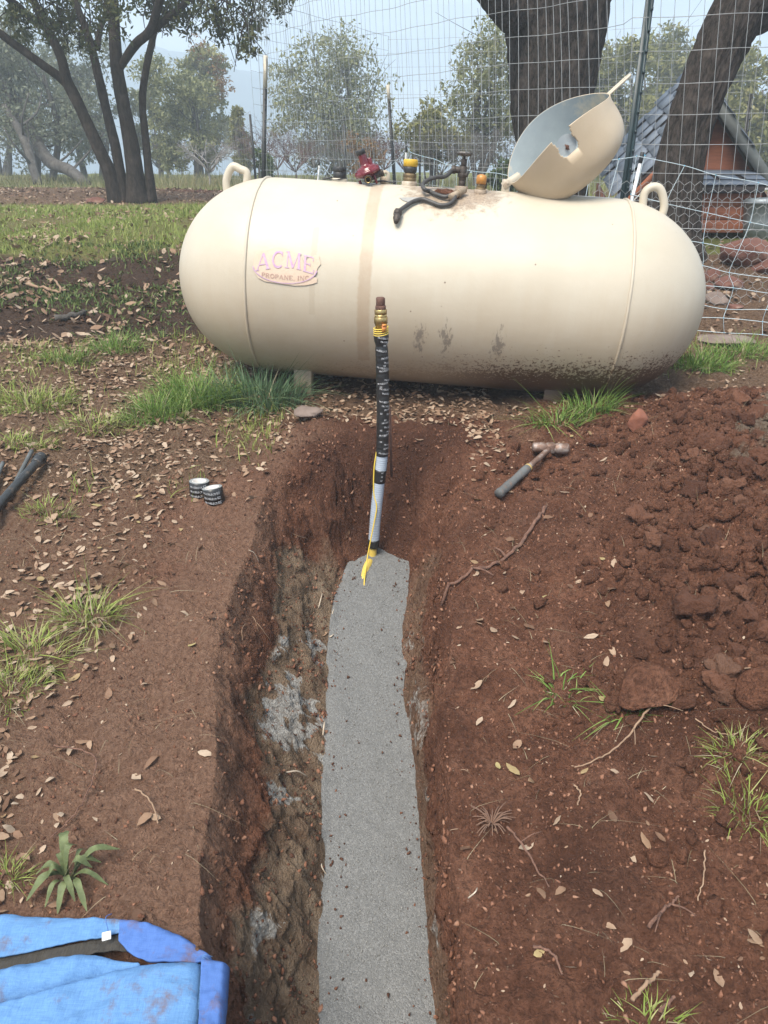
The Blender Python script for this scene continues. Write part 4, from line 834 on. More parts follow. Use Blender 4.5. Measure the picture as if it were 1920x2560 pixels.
def fence_mesh(name, segs, rows, dz, dv, lean=0., r_=.0017):
    g = []; pts = []
    for (p0, z0), (p1, z1) in segs:
        ln = np.linalg.norm(p1-p0); n = max(int(round(ln/dv)), 2)
        for k in range(n):
            s = k/n; pts.append((p0+(p1-p0)*s, z0+(z1-z0)*s, (p1-p0)/ln, s))
    p1, z1 = segs[-1][1]; pts.append((p1, z1, (segs[-1][1][0]-segs[-1][0][0])/ln, 1))
    pts = [(p, z, d_, s, i) for i, (p, z, d_, s) in enumerate(pts)]; nP = len(pts)
    def at_(q, h):
        p, z, d_, s, i = q; ww = .016*math.sin(i*.9)+.012*math.sin(i*.31+h*2); nrm = np.array([-d_[1], d_[0]])
        o = p-d_*lean*math.sin(math.pi*i/(nP-1))*(h/(rows*dz))+nrm*(ww+.05*math.sin(i*.12+h)); return (o[0], o[1], z+h+.010*math.sin(i*.21+h*3))
    for j in range(rows+1): g.append(tube(np.array([at_(q, j*dz) for q in pts]), r_ if 0 < j < rows else r_*1.3, 4, False))
    for q in pts: g.append(tube(np.array([at_(q, h) for h in np.linspace(0, rows*dz, 9)]), r_*.9, 4, False))
    return g
t_ = thing('wire_fence', gz(FP), 'tall welded wire fence running behind the propane tank', 'fence')
obj('wire_mesh', fence_mesh('w', [((FA, zbA), (FP, zbP)), ((FP, zbP), (FE, zbP+.02))], 12, .158, .074, .28), M_WIREG, t_, kind='stuff')
FB, FD = np.array([.16, 11.4]), np.array([3.9, 9.2])
zB, zD = aty(850, 402, 11.4)[2], 1.35
t_ = thing('wire_fence', gz(FB), 'far side of the wire enclosure behind the small trees', 'fence')
obj('wire_mesh', fence_mesh('w', [((FA, zbA), (FB, zB)), ((FB, zB), (FD, zD))], 11, .16, .15, .1, .0016), M_WIREG, t_, kind='stuff')
b_ = gz(FA); tpost(b_, aty(574, 120, 9.0), 'black fence post with long cream tip at the enclosure corner', M_BPOST, .30)
b_ = gz(FB); tpost(b_, aty(838, 183, 11.4), 'black fence post with short cream tip leaning behind the regulator', M_BPOST, .20)
b_ = gz(FP); b_[0] = aty(1340, 470, 4.85)[0]; tpost(b_, aty(1413, -70, 4.85), 'tall dark green steel post leaning by the open lid', M_TPOST, 0, .05)
for (q0, q1, y_, lab) in (((553, 392), (540, 247), 13.0, 'thin dark post standing left of the enclosure corner'), ((747, 405), (744, 268), 14.5, 'thin dark post in front of the rounded oak'), ((907, 402), (907, 268), 13.5, 'thin dark post beside the low olive bush'), ((1610, 330), (1622, 202), 8.6, 'dark post rising behind the coop roof')):
    p = aty(*q0, y_); tpost((p[0], p[1], float(H(p[0], p[1]))), aty(*q1, y_), lab, M_BPOST, 0, .035)
# far mesh between the thin posts
p0 = aty(480, 390, 16)[:2]; p1 = aty(553, 390, 13.0)[:2]; 
t_ = thing('wire_fence', gz(p0), 'faint far wire fence left of the enclosure corner', 'fence')
obj('wire_mesh', fence_mesh('w', [((p0, float(H(*p0))), (p1, float(H(*p1))))], 7, .16, .16, 0, .0016), M_WIREG, t_, kind='stuff')
# hexagonal netting along the fence foot
zc0, zc1 = aty(1640, 705, 4.85)[2], aty(1640, 400, 4.85)[2]; cw, chh = .062, .054; g = []
xs = np.arange(1.28, 3.2, cw)
ex = []
for i, x_ in enumerate(xs):
    for j in range(int((zc1-zc0)/(chh*.75*2))+1):
        for o in (0, 1):
            cx, cz_ = x_+o*cw/2, zc0+(2*j+o)*chh*.80
            if cz_ > zc1: continue
            P = [(cx-cw*.25, cz_+chh*.40), (cx+cw*.25, cz_+chh*.40)]
            ex += [((cx-cw/2, cz_+chh*.18), (cx-cw/2, cz_-chh*.18)), ((cx-cw/2, cz_+chh*.18), (cx, cz_+chh*.58)), ((cx, cz_+chh*.58), (cx+cw/2, cz_+chh*.18))]
for (a_, b_) in ex:
    q = np.array([(a_[0], 0, a_[1]), (b_[0], 0, b_[1])]); q[:, 0] += .010*vn(q[:, 0]*13+q[:, 2]*9, q[:, 2]*15, 4); q[:, 1] = 4.80+.03*vn(q[:, 0]*4, q[:, 2]*4, 8); q[:, 2] += .008*vn(q[:, 0]*11, q[:, 2]*17, 6); g.append(tube(q, .0012, 3, False))
t_ = thing('chicken_wire', gz((1.9, 4.80)), 'hexagonal chicken wire along the fence foot before the coop', 'netting'); obj('wire_mesh', g, M_WIREG, t_, kind='stuff')
# electric sheep netting
M_STR = pmat('white_blue_twine', (.56, .62, .64), (.36, .50, .58), .6, scale=200, bump=0); M_KNOT = pmat('blue_knot', (.12, .45, .66), None, .5); M_WPOST = pmat('white_plastic_post', (.70, .71, .71), (.58, .58, .57), .5, scale=20, dirt=(.35, .33, .3), dscale=30, dthr=.62)
def npost(top_px, y_, lab, h_=.95, lean=.0, r_=.0085):
    tp = aty(*top_px, y_); bs = np.array([tp[0]-lean, y_, float(H(tp[0]-lean, y_))-.02]); t_ = thing('netting_post', bs, lab, 'netting post', 'white netting posts')
    d_ = (tp-bs); obj('stake', tube(np.array([bs, bs+d_*.94]), r_, 12), M_WPOST, t_); obj('insulator', [cyl(bs+d_*.935, .055, r_*1.35, 10, d_/np.linalg.norm(d_))], M_BPOST, t_); return bs, tp
nb1, nt1 = npost((1389, 325), 4.50, 'white netting post leaning in front of the green post', lean=.11)
nb2, nt2 = npost((877, 318), 7.6, 'white netting post behind the yellow capped valve', lean=.01)
nb3, nt3 = npost((690, 350), 8.4, 'short white netting post leaning behind the black capped fitting', lean=.06, r_=.007)
def netting(a, b, ta, tb, n, rows, sag, name_lab, r_=.0017):
    """a,b foot points, ta,tb top points"""
    g, kn = [], []; node = {}
    for i in range(n+1):
        s = i/n
        for j, f in enumerate(rows):
            lo, hi = a+(b-a)*s, ta+(tb-ta)*s; p = lo+(hi-lo)*f; p[2] -= sag*math.sin(math.pi*s)*f; p = p+np.array([.075*vn(i*3.1+j*1.7, j*2.3, 3), .03*vn(i*1.3, j*3.3, 5), .04*vn(i*2.7, j*1.9, 9)])
            lo_z = float(G0(p[0], p[1]))+.02; p[2] = max(p[2], lo_z); node[i, j] = p; kn.append(p)
    for j in range(len(rows)): g.append(tube(crom([node[i, j] for i in range(n+1)], n*6+1), r_, 5, False))
    for i in range(n+1): g.append(tube(crom([node[i, j] for j in range(len(rows))], len(rows)*4), r_*.9, 5, False))
    t_ = thing('electric_netting', (a+b)/2, name_lab, 'netting'); obj('twine', g, M_STR, t_, kind='stuff')
    V_, F_ = ico(1); kn = np.array(kn); obj('knots', inst((V_, F_), kn, rmats(np.zeros(len(kn))), np.full(len(kn), r_*2.1)), M_KNOT, t_, kind='stuff')
rows_ = [0.02, .11, .21, .32, .44, .58, .76, .98]
e_b = np.array([2.75, 4.05, float(H(2.75, 4.05))]); e_t = e_b+np.array([0, 0, .74])
netting(nb1.copy()+np.array([.02, 0, .02]), e_b, nt1.copy(), e_t, 7, rows_, .05, 'blue white electric netting beside the rounded tank end')
netting(nb2+np.array([0, 0, .02]), nb1+np.array([0, 0, .02]), nt2.copy(), nt1.copy(), 16, [.03, .25, .5, .98], .16, 'white electric netting strung between posts behind the tank', .0022)
netting(nb3+np.array([0, 0, .02]), nb2+np.array([0, 0, .02]), nt3.copy(), nt2.copy(), 5, [.03, .5, .98], .30, 'slack white netting cord behind the red regulator', .0022)
# ================================================================ CHICKEN COOP
M_COOP = pmat('red_brown_stained_plywood', (.31, .105, .046), (.20, .062, .029), .75, scale=5, bump=.25, bscale=30, st=(1, 1, 8))
M_SHG = pmat('blue_grey_shingle', (.20, .235, .29), (.13, .155, .195), .85, scale=9, bump=.3, bscale=200)
M_DARK = pmat('dark_roof_felt', (.045, .035, .035), (.03, .024, .024), .9)
M_TRIM = pmat('grey_trim', (.17, .18, .165), (.11, .115, .105), .7, scale=10, st=(1, 1, 1)); M_WTRIM = pmat('white_trim', (.72, .71, .68), None, .6)
cF = aty(1556, 210, 6.6); cL = aty(1343, 434, 6.6); cB = aty(1478, 160, 7.8)-cF; cR = np.array([2*cF[0]-cL[0], cL[1], cL[2]])
gzc = float(H(cF[0], 6.9)); coop = thing('chicken_coop', (cF[0], 6.8, gzc), 'red brown wooden chicken coop with blue grey shingled gable roof', 'chicken coop')
def slab(p00, p10, p11, p01, th):
    """quad p00,p10,p11,p01 given thickness along its normal"""
    P = np.array([p00, p10, p11, p01], float); n = np.cross(P[1]-P[0], P[3]-P[0]); n /= np.linalg.norm(n)
    V_ = np.vstack([P, P-n*th]); return V_, [np.array([[0, 1, 2, 3], [7, 6, 5, 4], [0, 4, 5, 1], [1, 5, 6, 2], [2, 6, 7, 3], [3, 7, 4, 0]])]
rl = obj('roof_left', slab(cL, cF, cF+cB, cL+cB, .03), M_DARK, coop, smooth=False)
rr = obj('roof_right', slab(cF, cR, cR+cB, cF+cB, .03), M_DARK, coop, smooth=False)
for side, (e0, pk, par) in enumerate(((cL, cF, rl), (cR, cF, rr))):
    dn = (e0-pk); nr = np.cross(dn, cB); nr /= np.linalg.norm(nr); nr = nr if nr[2] > 0 else -nr; nco, nsh = 7, 6
    for i in range(nco):
        for j in range(nsh):
            if side == 1 and j > 2: continue
            s0, s1 = i/nco+.004, (i+1)/nco+.045; u0, u1 = j/nsh, (j+1)/nsh-.012
            o_ = .5/nsh if i % 2 else 0; u0, u1 = u0+o_-.03*(RNG.random() < .35), u1+o_-.05*(RNG.random() < .5); u1 = min(u1, 1.0)
            if u0 >= .985: continue
            l0, l1 = .010+.010, .004
            q = [pk+dn*s1+cB*u0+nr*l0, pk+dn*s1+cB*u1+nr*l0, pk+dn*s0+cB*u1+nr*l1*1.6, pk+dn*s0+cB*u0+nr*l1*1.6]
            V_, F_ = slab(*q, .006); V_ = V_ if True else V_
            obj('shingle', (V_, F_), M_SHG, par, smooth=False)
obj('ridge_cap', [slab(cF+np.array([-.07, 0, -.050]), cF+np.array([0, -.0, .032]), cF+cB+np.array([0, 0, .032]), cF+cB+np.array([-.07, 0, -.050]), .01), slab(cF+np.array([.0, 0, .033]), cF+np.array([.07, 0, -.048]), cF+cB+np.array([.07, 0, -.048]), cF+cB+np.array([0, 0, .033]), .01)], M_SHG, rl, smooth=False)
fr_ = np.array([0, -.02, 0])
obj('rake_board', slab(cL+fr_-np.array([0, 0, .09]), cF+fr_-np.array([0, 0, .105]), cF+fr_-np.array([0, 0, .035]), cL+fr_-np.array([0, 0, .02]), .02), M_COOP, coop, smooth=False)
obj('rake_board', slab(cF+fr_-np.array([0, 0, .115]), cR+fr_-np.array([0, 0, .10]), cR+fr_+np.array([0, 0, .02]), cF+fr_+np.array([0, 0, .01]), .02), M_TRIM, coop, smooth=False)
obj('rake_trim', slab(cL+fr_*1.6-np.array([0, 0, .10]), cF+fr_*1.6-np.array([0, 0, .118]), cF+fr_*1.6-np.array([0, 0, .106]), cL+fr_*1.6-np.array([0, 0, .088]), .01), M_WTRIM, coop, smooth=False)
# gable wall as boards
wy = 6.70; wt = lambda x: cF[2]-.09-abs(x-cF[0])*(cF[2]-cL[2])/(cF[0]-cL[0]); wb = aty(1500, 500, wy)[2]
xs = np.linspace(cF[0]-.70, cF[0]+.70, 5)
for x0, x1 in zip(xs[:-1], xs[1:]):
    x0, x1 = x0+.003, x1-.003; xm = [x0, x1]
    if x0 < cF[0] < x1: xm = [x0, cF[0], x1]
    tpv = [(x, wy, wt(x)) for x in xm]; n = len(xm); V_ = np.array([(x, wy, wb) for x in xm]+tpv+[(x, wy+.02, wb) for x in xm]+[(x, wy+.02, wt(x)) for x in xm])
    F_ = [];
    for k in range(n-1): F_ += [[k, k+1, n+k+1, n+k], [2*n+k+1, 2*n+k, 3*n+k, 3*n+k+1], [n+k, n+k+1, 3*n+k+1, 3*n+k]]
    F_ += [[0, n, 3*n, 2*n], [n-1, 2*n+n-1, 3*n+n-1, 2*n-1]]; obj('wall_panel', (V_, [np.array(F_)]), M_COOP, coop, smooth=False)
bx_ = lambda px_: aty(px_, 460, wy)[0]
obj('side_wall', slab((xs[0], wy, wb), (xs[0], wy, wt(xs[0])), np.array((xs[0], wy, wt(xs[0])))+cB*.85, np.array((xs[0], wy, wb))+cB*.85, .02), M_COOP, coop, smooth=False)
for px_ in (1352, 1375):
    x_ = bx_(px_); obj('corner_post', box((x_, wy-.03, (wb+wt(x_))/2-.01), (.045, .045, wt(x_)-wb), bev=.004), M_COOP, coop)
for x_ in (cF[0]-.35, cF[0]+.15, cF[0]+.6): obj('leg', box((x_, wy+.06, wb-.10), (.09, .09, .24), bev=.005), M_COOP, coop)
obj('sill_board', box((cF[0], wy-.022, wb+.03), (1.42, .025, .06), bev=.003), M_COOP, coop)
# nest box
na, nb_ = aty(1495, 470, 6.4), aty(1632, 470, 6.4); nz0, nz1 = aty(1560, 503, 6.4)[2], aty(1560, 417, 6.4)[2]; nm = (na[0]+nb_[0])/2; nw = nb_[0]-na[0]
nbx = obj('nest_box', [box((nm, 6.53, (nz0+nz1)/2), (nw, .28, nz1-nz0-.0), bev=.004)], M_COOP, coop)
for k in range(3): obj('board', box((nm, 6.383, nz0+(nz1-nz0)*(k+.5)/3), (nw+.02, .016, (nz1-nz0)/3-.006), bev=.003), M_COOP, nbx)
obj('gap_shade', box((nm, 6.40, nz1+.02), (nw-.04, .22, .038)), M_DARK, nbx)  # solid dark block put in for the shade between box and lid
ld = obj('nest_lid', slab((nm-nw/2-.05, 6.33, nz1+.045), (nm+nw/2+.05, 6.33, nz1+.045), (nm+nw/2+.02, 6.69, nz1+.165), (nm-nw/2-.02, 6.69, nz1+.165), .02), M_DARK, coop, smooth=False)
for i in range(3):
    for j in range(3):
        s0, s1, u0, u1 = i/3, (i+1)/3-.01, j/3+(.08 if i % 2 else 0), (j+1)/3-.008; u1 = min(u1, 1)
        f = lambda s, u: np.array([nm-nw/2-.05+(nw+.1)*u, 6.325+.36*s, nz1+.052+.12*s])
        obj('shingle', slab(f(s0, u0)+[0, 0, .012], f(s0, u1)+[0, 0, .012], f(s1, u1)+[0, 0, .004], f(s1, u0)+[0, 0, .004], .006), M_SHG, ld, smooth=False)
obj('white_strip', box((nm, 6.318, nz1+.030), (nw+.09, .012, .014), bev=.002), M_WTRIM, ld)
# grey bucket
bk = aty(1633, 505, 6.35); bk[2] = float(H(bk[0], bk[1]))-.01; bt = aty(1633, 432, 6.35)[2]-bk[2]
t_ = thing('bucket', bk, 'grey galvanised bucket beside the coop nest box', 'bucket'); M_BKT = pmat('galvanised_bucket', (.30, .34, .36), (.22, .25, .27), .5, .5, scale=12, bump=.1)
obj('pail', lathe([(1e-4, .004), (.085, .0), (.115, bt*.5), (.130, bt-.02), (.138, bt-.018), (.138, bt), (.128, bt), (.112, bt*.5), (.083, .02), (1e-4, .02)], 36, bk), M_BKT, t_)
obj('lid', lathe([(.141, bt-.025), (.143, bt+.004), (.12, bt+.012), (1e-4, bt+.02)], 36, bk), M_BKT, t_)
th = np.linspace(0, np.pi, 20); obj('handle', tube(bk+np.c_[.139*np.cos(th), 0*th-.02, bt-.03-.06*np.sin(th)+.0], .003, 6), M_WIREG, t_)
# ================================================================ ROCKS
M_ROCK = pmat('red_brown_rock', (.170, .072, .050), (.095, .040, .030), .9, scale=7, bump=.5, bscale=40, dirt=(.24, .17, .13), dscale=6, dthr=.60)
M_ROCKG = pmat('grey_rock', (.22, .17, .145), (.13, .095, .08), .9, scale=7, bump=.5, bscale=40)
def rock(px_, py_, w_, h_, seed, lab, mt=None, dep=None, yaw=0, group=None, y_=None):
    b = gp(px_, py_) if y_ is None else aty(px_, py_, y_); Z = proj(b)[0][2]; s = w_*U*Z/FPX/2; hh = h_*U*Z/FPX/2
    b[2] = float(H(b[0], b[1])); V_, F_ = lump(seed, 3, .22, (s, dep or s*.8, hh), 7); V_ = V_@rotm((0, 0, 1), yaw).T
    o = obj('rock', (V_+np.array([0, 0, hh*.5]), F_), mt or M_ROCK, smooth=False); o.location = b; o.modifiers.new('b', 'BEVEL').width = .003; tag(o, lab, 'rock', group); return o
rock(1608, 575, 110, 66, 11, 'large flat topped red rock below the coop bucket'); rock(1665, 585, 90, 62, 12, 'broad red rock partly outside the netting')
rock(1575, 622, 62, 34, 13, 'rounded red rock with a crack on the leaf litter'); rock(1532, 610, 40, 40, 14, 'small rough red rock stacked by the tank end')
rock(1527, 632, 30, 26, 15, 'small flat red rock touching the tank end'); rock(1548, 650, 56, 28, 16, 'grey brown wedge rock behind the netting', M_ROCKG)
rock(1585, 668, 44, 12, 17, 'thin red slab lying in leaf litter behind netting'); rock(1655, 545, 60, 24, 18, 'pinkish flat stone behind the big red rock', M_ROCKG)
rock(1374, 935, 46, 62, 19, 'pointed orange red rock standing beside the grass tuft', pmat('orange_red_rock', (.25, .095, .055), (.15, .055, .035), .9, scale=8, bump=.5, bscale=40), yaw=.4)
rock(1388, 1500, 150, 84, 20, 'large brown rock half buried in the spoil', M_SOIL, yaw=.3); rock(1640, 1520, 120, 110, 21, 'big red clod rock at the edge of the spoil', M_SOIL)
rock(668, 905, 62, 30, 22, 'flat brown stone near the left tank foot', M_ROCKG); rock(1480, 775, 60, 46, 23, 'dark red stone wedged under the sunken tank end')
rock(208, 442, 42, 18, 24, 'low red soil lump beside the oak trunk'); rock(1560, 735, 150, 14, 25, 'wide flat dark slab under the netting hem', M_ROCKG)
# ================================================================ TREES
def barkmat(name, c1, c2, sc_=14, st=(1, 1, .25), b=.8):
    m, N, L, B = newmat(name); tc = N.new('ShaderNodeTexCoord'); v = stretch(N, L, tc.outputs['Object'], st)
    n1 = noise(N, L, v, sc_, 8, .78); n2 = noise(N, L, tc.outputs['Object'], 5, 4, .6); c_ = ramp(N, L, n1, [(.38, c2), (.62, c1)])
    c_ = mixc(N, L, ramp(N, L, n2, [(.55, (0, 0, 0)), (.72, (.5, .5, .5))]), c_, tuple(min(1, x*1.9) for x in c1)); L.new(c_, B.inputs['Base Color'])
    B.inputs['Roughness'].default_value = .95; B.inputs['Specular IOR Level'].default_value = .1; bumpn(N, L, B, n1, b, .03); return m
M_BARK = barkmat('dark_oak_bark', (.058, .047, .040), (.018, .015, .012), 40); M_BARKG = barkmat('grey_bark', (.13, .12, .11), (.05, .045, .04))
M_BARKB = barkmat('furrowed_oak_bark', (.095, .078, .067), (.015, .012, .010), 46, (1, 1, .32), 1.0)
def leafq(ax_=1.0, wd=.45):
    V_ = np.array([(0, 0, 0), (.45*ax_, wd*.5, .06), (ax_, 0, 0), (.45*ax_, -wd*.5, .06)]); return V_, [np.array([[0, 3, 2, 1]])]
LQ = leafq()
def leaves(cent, radii, n, size, seed, flat=.8):
    """n leaves in clumps: positions gathered on small twig clusters inside each clump"""
    r = np.random.default_rng(seed); cent = np.asarray(cent, float); radii = np.asarray(radii, float); vol = radii**2; pk = r.choice(len(cent), n, p=vol/vol.sum())
    d_ = r.normal(size=(n, 3)); d_ /= np.linalg.norm(d_, axis=1)[:, None]; rr = r.random(n)**.45
    ncl = len(cent)*26; tw_i = r.integers(0, 26, n); key = pk*26+tw_i; tw_d = r.normal(size=(ncl, 3)); tw_d /= np.linalg.norm(tw_d, axis=1)[:, None]; tw_r = r.random(ncl)**.4*.92
    pos = cent[pk]+(tw_d[key]*tw_r[key][:, None]*.95+d_*rr[:, None]*.30)*radii[pk][:, None]*np.array([1, 1, flat])
    return inst(LQ, pos, rmats(r.random(n)*6.28, r.normal(size=n)*.8, r.normal(size=n)*.8), size*(.6+.8*r.random(n))), np.repeat(np.clip(r.random(n)*.6+.4*r.random(ncl)[key], 0, 1), 4), pos
def tree(name, lab, base, h, w_, seed, nl, lsize, lm, bm, nclump=14, trunks=2, crown0=.25, group=None, lean=0., spread=1.0, tr=.06, shape=None, r_cl=.24):
    r = np.random.default_rng(seed); base = np.array(base, float); t_ = thing(name, base, lab, 'tree', group)
    C_ = []
    for k in range(nclump):
        f = crown0+(1-crown0)*((k+.5)/nclump)*.93; a_ = r.random()*6.28; prof_ = math.sin(math.pi*min(max((f-crown0*.6)/(1.08-crown0*.6), 0), 1))**.55 if shape is None else shape(f)
        q = w_/2*prof_*(.25+.6*r.random()); C_.append(base+np.array([q*math.cos(a_)+lean*f, q*math.sin(a_)*.9, h*f]))
    C_ = np.array(C_); R_ = np.array([w_*r_cl*(.7+.6*r.random()) for _ in C_]); R_ = np.minimum(R_, h*.3)
    (V_, F_), rn, pos = leaves(C_, R_, nl, lsize, seed+1); pos_ok = V_[:, 2] > base[2]+.02; V_[:, 2] = np.where(pos_ok, V_[:, 2], base[2]+.02)
    g = []
    for s in range(trunks):
        a_ = r.random()*6.28; b0 = base+np.array([.12*math.cos(a_)*trunks*.5, .12*math.sin(a_), -.08]); tp = base+np.array([w_*.18*math.cos(a_)*spread+lean*.6, w_*.18*math.sin(a_), h*(.55+.2*r.random())])
        mid = b0+(tp-b0)*.5+np.array([r.normal()*.06*h, 0, 0]); P = crom([b0, mid, tp], 12); g.append(tube(P, np.linspace(tr, tr*.4, 12), 7))
        for k in range(s, nclump, trunks):
            i0 = int(np.clip(12*(.3+.6*(C_[k][2]-base[2])/h), 2, 11)); p0 = P[i0]; c_ = C_[k]; mm = (p0+c_)/2+np.array([0, 0, -.04*h]); g.append(tube(crom([p0, mm, c_], 7), np.linspace(tr*.42, tr*.10, 7), 5))
            for q in range(6):
                e = c_+r.normal(size=3)*R_[k]*.55; g.append(tube(crom([c_, (c_+e)/2+r.normal(size=3)*.04*R_[k], e], 4), np.linspace(tr*.11, tr*.04, 4), 4, False))
    obj('trunk', g, bm, t_); obj('crown', (V_, F_), lm, t_, attrs=dict(rnd=rn), smooth=False); return t_
ML_OAK = leafmat('oak_leaf', [(.035, .050, .020), (.070, .088, .035), (.115, .125, .05), (.15, .14, .055)])
ML_LIVE = leafmat('live_oak_leaf', [(.13, .145, .060), (.22, .235, .105), (.32, .325, .16), (.42, .41, .25)])
ML_GREY = leafmat('grey_green_leaf', [(.12, .135, .09), (.18, .20, .135), (.24, .26, .18), (.32, .32, .24)])
ML_YEL = leafmat('yellow_green_leaf', [(.14, .155, .052), (.22, .225, .080), (.30, .29, .115), (.37, .33, .16)])
ML_ORG = leafmat('orange_leaf', [(.20, .10, .04), (.26, .14, .05), (.22, .16, .06)])
ML_RED = leafmat('red_brown_twig', [(.10, .055, .050), (.15, .085, .075), (.17, .11, .095)], trans=0)
ML_BUSH = leafmat('bright_bush_leaf', [(.045, .075, .020), (.085, .125, .035), (.13, .165, .05)])
# ---------------- the many stemmed oak
b1 = gp(268, 437); YO = b1[1]; kx = .2188; oak = thing('oak_tree', b1, 'many stemmed dark oak leaning over the left of the yard', 'oak tree')
STEMS = [([(1150, 1900, 210), (1080, 1700, 190), (990, 1500, 170), (830, 1150, 155), (740, 960, 150), (660, 800, 150), (600, 560, 120), (450, 260, 110), (330, 0, 100), (250, -240, 80)], -.10),
 ([(690, 860, 110), (560, 740, 115), (420, 640, 105), (200, 480, 100), (0, 330, 95), (-200, 170, 80), (-420, 40, 60)], -.2), ([(480, 300, 90), (300, 170, 95), (100, 0, 90), (-60, -140, 75), (-200, -320, 50)], -.3),
 ([(1215, 1900, 150), (1150, 1500, 140), (1040, 1050, 125), (960, 700, 120), (880, 380, 100), (760, 60, 95), (700, -220, 70)], .15), ([(960, 480, 80), (990, 280, 75), (1050, 100, 70), (1030, -200, 50)], .25),
 ([(1350, 1900, 260), (1320, 1600, 230), (1270, 1300, 200), (1190, 900, 175), (1150, 620, 170), (1130, 300, 150), (1110, 0, 150), (1100, -260, 110), (1140, -520, 70)], 0.),
 ([(1170, 690, 100), (1330, 450, 115), (1470, 320, 110), (1545, 120, 105), (1600, -100, 85), (1640, -360, 60)], -.15), ([(1490, 330, 80), (1640, 190, 85), (1800, 60, 80), (1950, -120, 65), (2150, -260, 45)], -.3),
 ([(1490, 1900, 120), (1440, 1400, 105), (1405, 1000, 100), (1440, 700, 95), (1500, 420, 90), (1550, 200, 80)], .22)]
for pts, off in STEMS:
    n = len(pts); dy = np.linspace(0, off*2.2, n) if off else np.zeros(n)
    P = np.array([aty(x*kx, y*kx, YO+dy[i]) for i, (x, y, _) in enumerate(pts)])
    if pts[0][1] >= 1890: P[0, 2] = min(P[0, 2], b1[2]-.03)
    wv = np.array([q[2] for q in pts]); m_ = n*9; Q = crom(P, m_); W = np.interp(np.linspace(0, n-1, m_), np.arange(n), wv)*.00043
    if pts[0][1] >= 1890: W[:8] *= np.linspace(1.35, 1.0, 8)
    obj('limb' if pts[0][1] < 1890 else 'trunk', tube(Q, W, 22, True, lambda i, th, s, r: r*(.10*fbm(th*3+0*s, s*4+th*.3, 1.0, 3, 7)+.07*vn(th*7/3.14*2, s*9, 9))), M_BARK, oak)
ctr = [(40, 40, 45), (110, 15, 55), (160, 60, 48), (235, 10, 60), (330, 15, 52), (400, 25, 50), (448, 30, 45), (500, 40, 42), (540, 88, 30), (560, 15, 42), (478, 72, 26), (600, 5, 32), (355, 52, 28), (55, 85, 28), (95, 60, 30), (190, 100, 25), (545, 60, 26), (520, 110, 18), (130, 95, 24)]
ctr += [(x, y, 95) for y in (-90, -200, -310, -420) for x in range(-150+int(y*.2), 720+int(y*.3), 120)]
C_ = np.array([aty(x, y, YO-.8+1.9*random.random()) for x, y, _ in ctr]); R_ = np.array([q[2]*U*9.1/FPX for q in ctr])
(V_, F_), rn, pos = leaves(C_[:19], R_[:19], 5200, .060, 5, 1.0); (V2, F2), rn2, _ = leaves(C_[19:], R_[19:], 9000, .07, 6, .8)
obj('crown', [(V_, F_), (V2, F2)], ML_OAK, oak, attrs=dict(rnd=np.concatenate([rn, rn2])), smooth=False)
g = []
for k, c_ in enumerate(C_[:19]):
    for q in range(9):
        e = c_+RNG.normal(size=3)*R_[k]*.6; s0 = c_+RNG.normal(size=3)*.1+np.array([0, 0, .25]); g.append(tube(crom([s0, (s0+e)/2+RNG.normal(size=3)*.05, e], 5), np.linspace(.008, .003, 5), 4, False))
obj('twigs', g, M_BARK, oak, kind='stuff')
# ---------------- big trunk behind the fence and the leaning trunk before the coop
def bigtrunk(nm, lab, pts, y_, extra, seed, root=1.25):
    P = np.array([aty(x, y, y_) for x, y, _ in pts]); Z = y_*math.cos(PITCH); gz_ = float(H(P[0][0], y_)); P[0, 2] = gz_-.1
    t_ = thing(nm, (P[0][0], y_, gz_), lab, 'tree'); n = len(pts); m_ = 150; Q = crom(P, m_); W = np.interp(np.linspace(0, n-1, m_), np.arange(n), [q[2] for q in pts])*U/FPX*.5
    Zs = proj(Q)[:, 2]; W = W*Zs; W[:14] *= np.linspace(root, 1, 14)
    def dsp(i, th, s, r):
        n1 = vn(th*26/6.28*2+.9*vn(th*3, s*5, seed+2), s*3.2, seed); n1b = vn((th+6.283)*26/6.28*2, s*3.2, seed); rid = 1-np.abs(vn(th*17+1.6*vn(th*5, s*5, seed+1), s*5.0, seed+3))*2
        return r*(.07*(rid-.7)+.08*fbm(np.cos(th)*1.5, np.sin(th)*1.5+s*1.3, 1.0, 3, seed+4))+.016*vn(th*26, s*14, seed+5)
    obj('trunk', tube(Q, W, 128, True, dsp), M_BARKB, t_)
    for ep in extra:
        E_ = np.array([aty(x, y, y_+dy) for x, y, _, dy in ep]); Q2 = crom(E_, 40); W2 = np.interp(np.linspace(0, len(ep)-1, 40), np.arange(len(ep)), [q[2] for q in ep])*U/FPX*.5*proj(Q2)[:, 2]; obj('limb', tube(Q2, W2, 40, True, dsp), M_BARKB, t_)
    return t_, Q
t2, Q2_ = bigtrunk('oak_tree', 'massive furrowed oak trunk standing behind the open tank lid', [(1196, 545, 168), (1196, 430, 138), (1195, 330, 142), (1194, 230, 170), (1199, 130, 196), (1203, 60, 218), (1200, 0, 236), (1196, -60, 230)], 7.0,
  [[(1180, -10, 170, 0), (1110, -90, 130, 0), (1010, -190, 105, -.1), (880, -300, 80, -.2), (760, -420, 50, -.3)], [(1230, -20, 180, 0), (1300, -120, 150, .1), (1390, -260, 115, .2), (1480, -420, 70, .4)], [(1120, 40, 70, -.2), (1085, 10, 70, -.3), (1050, -30, 62, -.4), (960, -110, 45, -.6)]], 301)
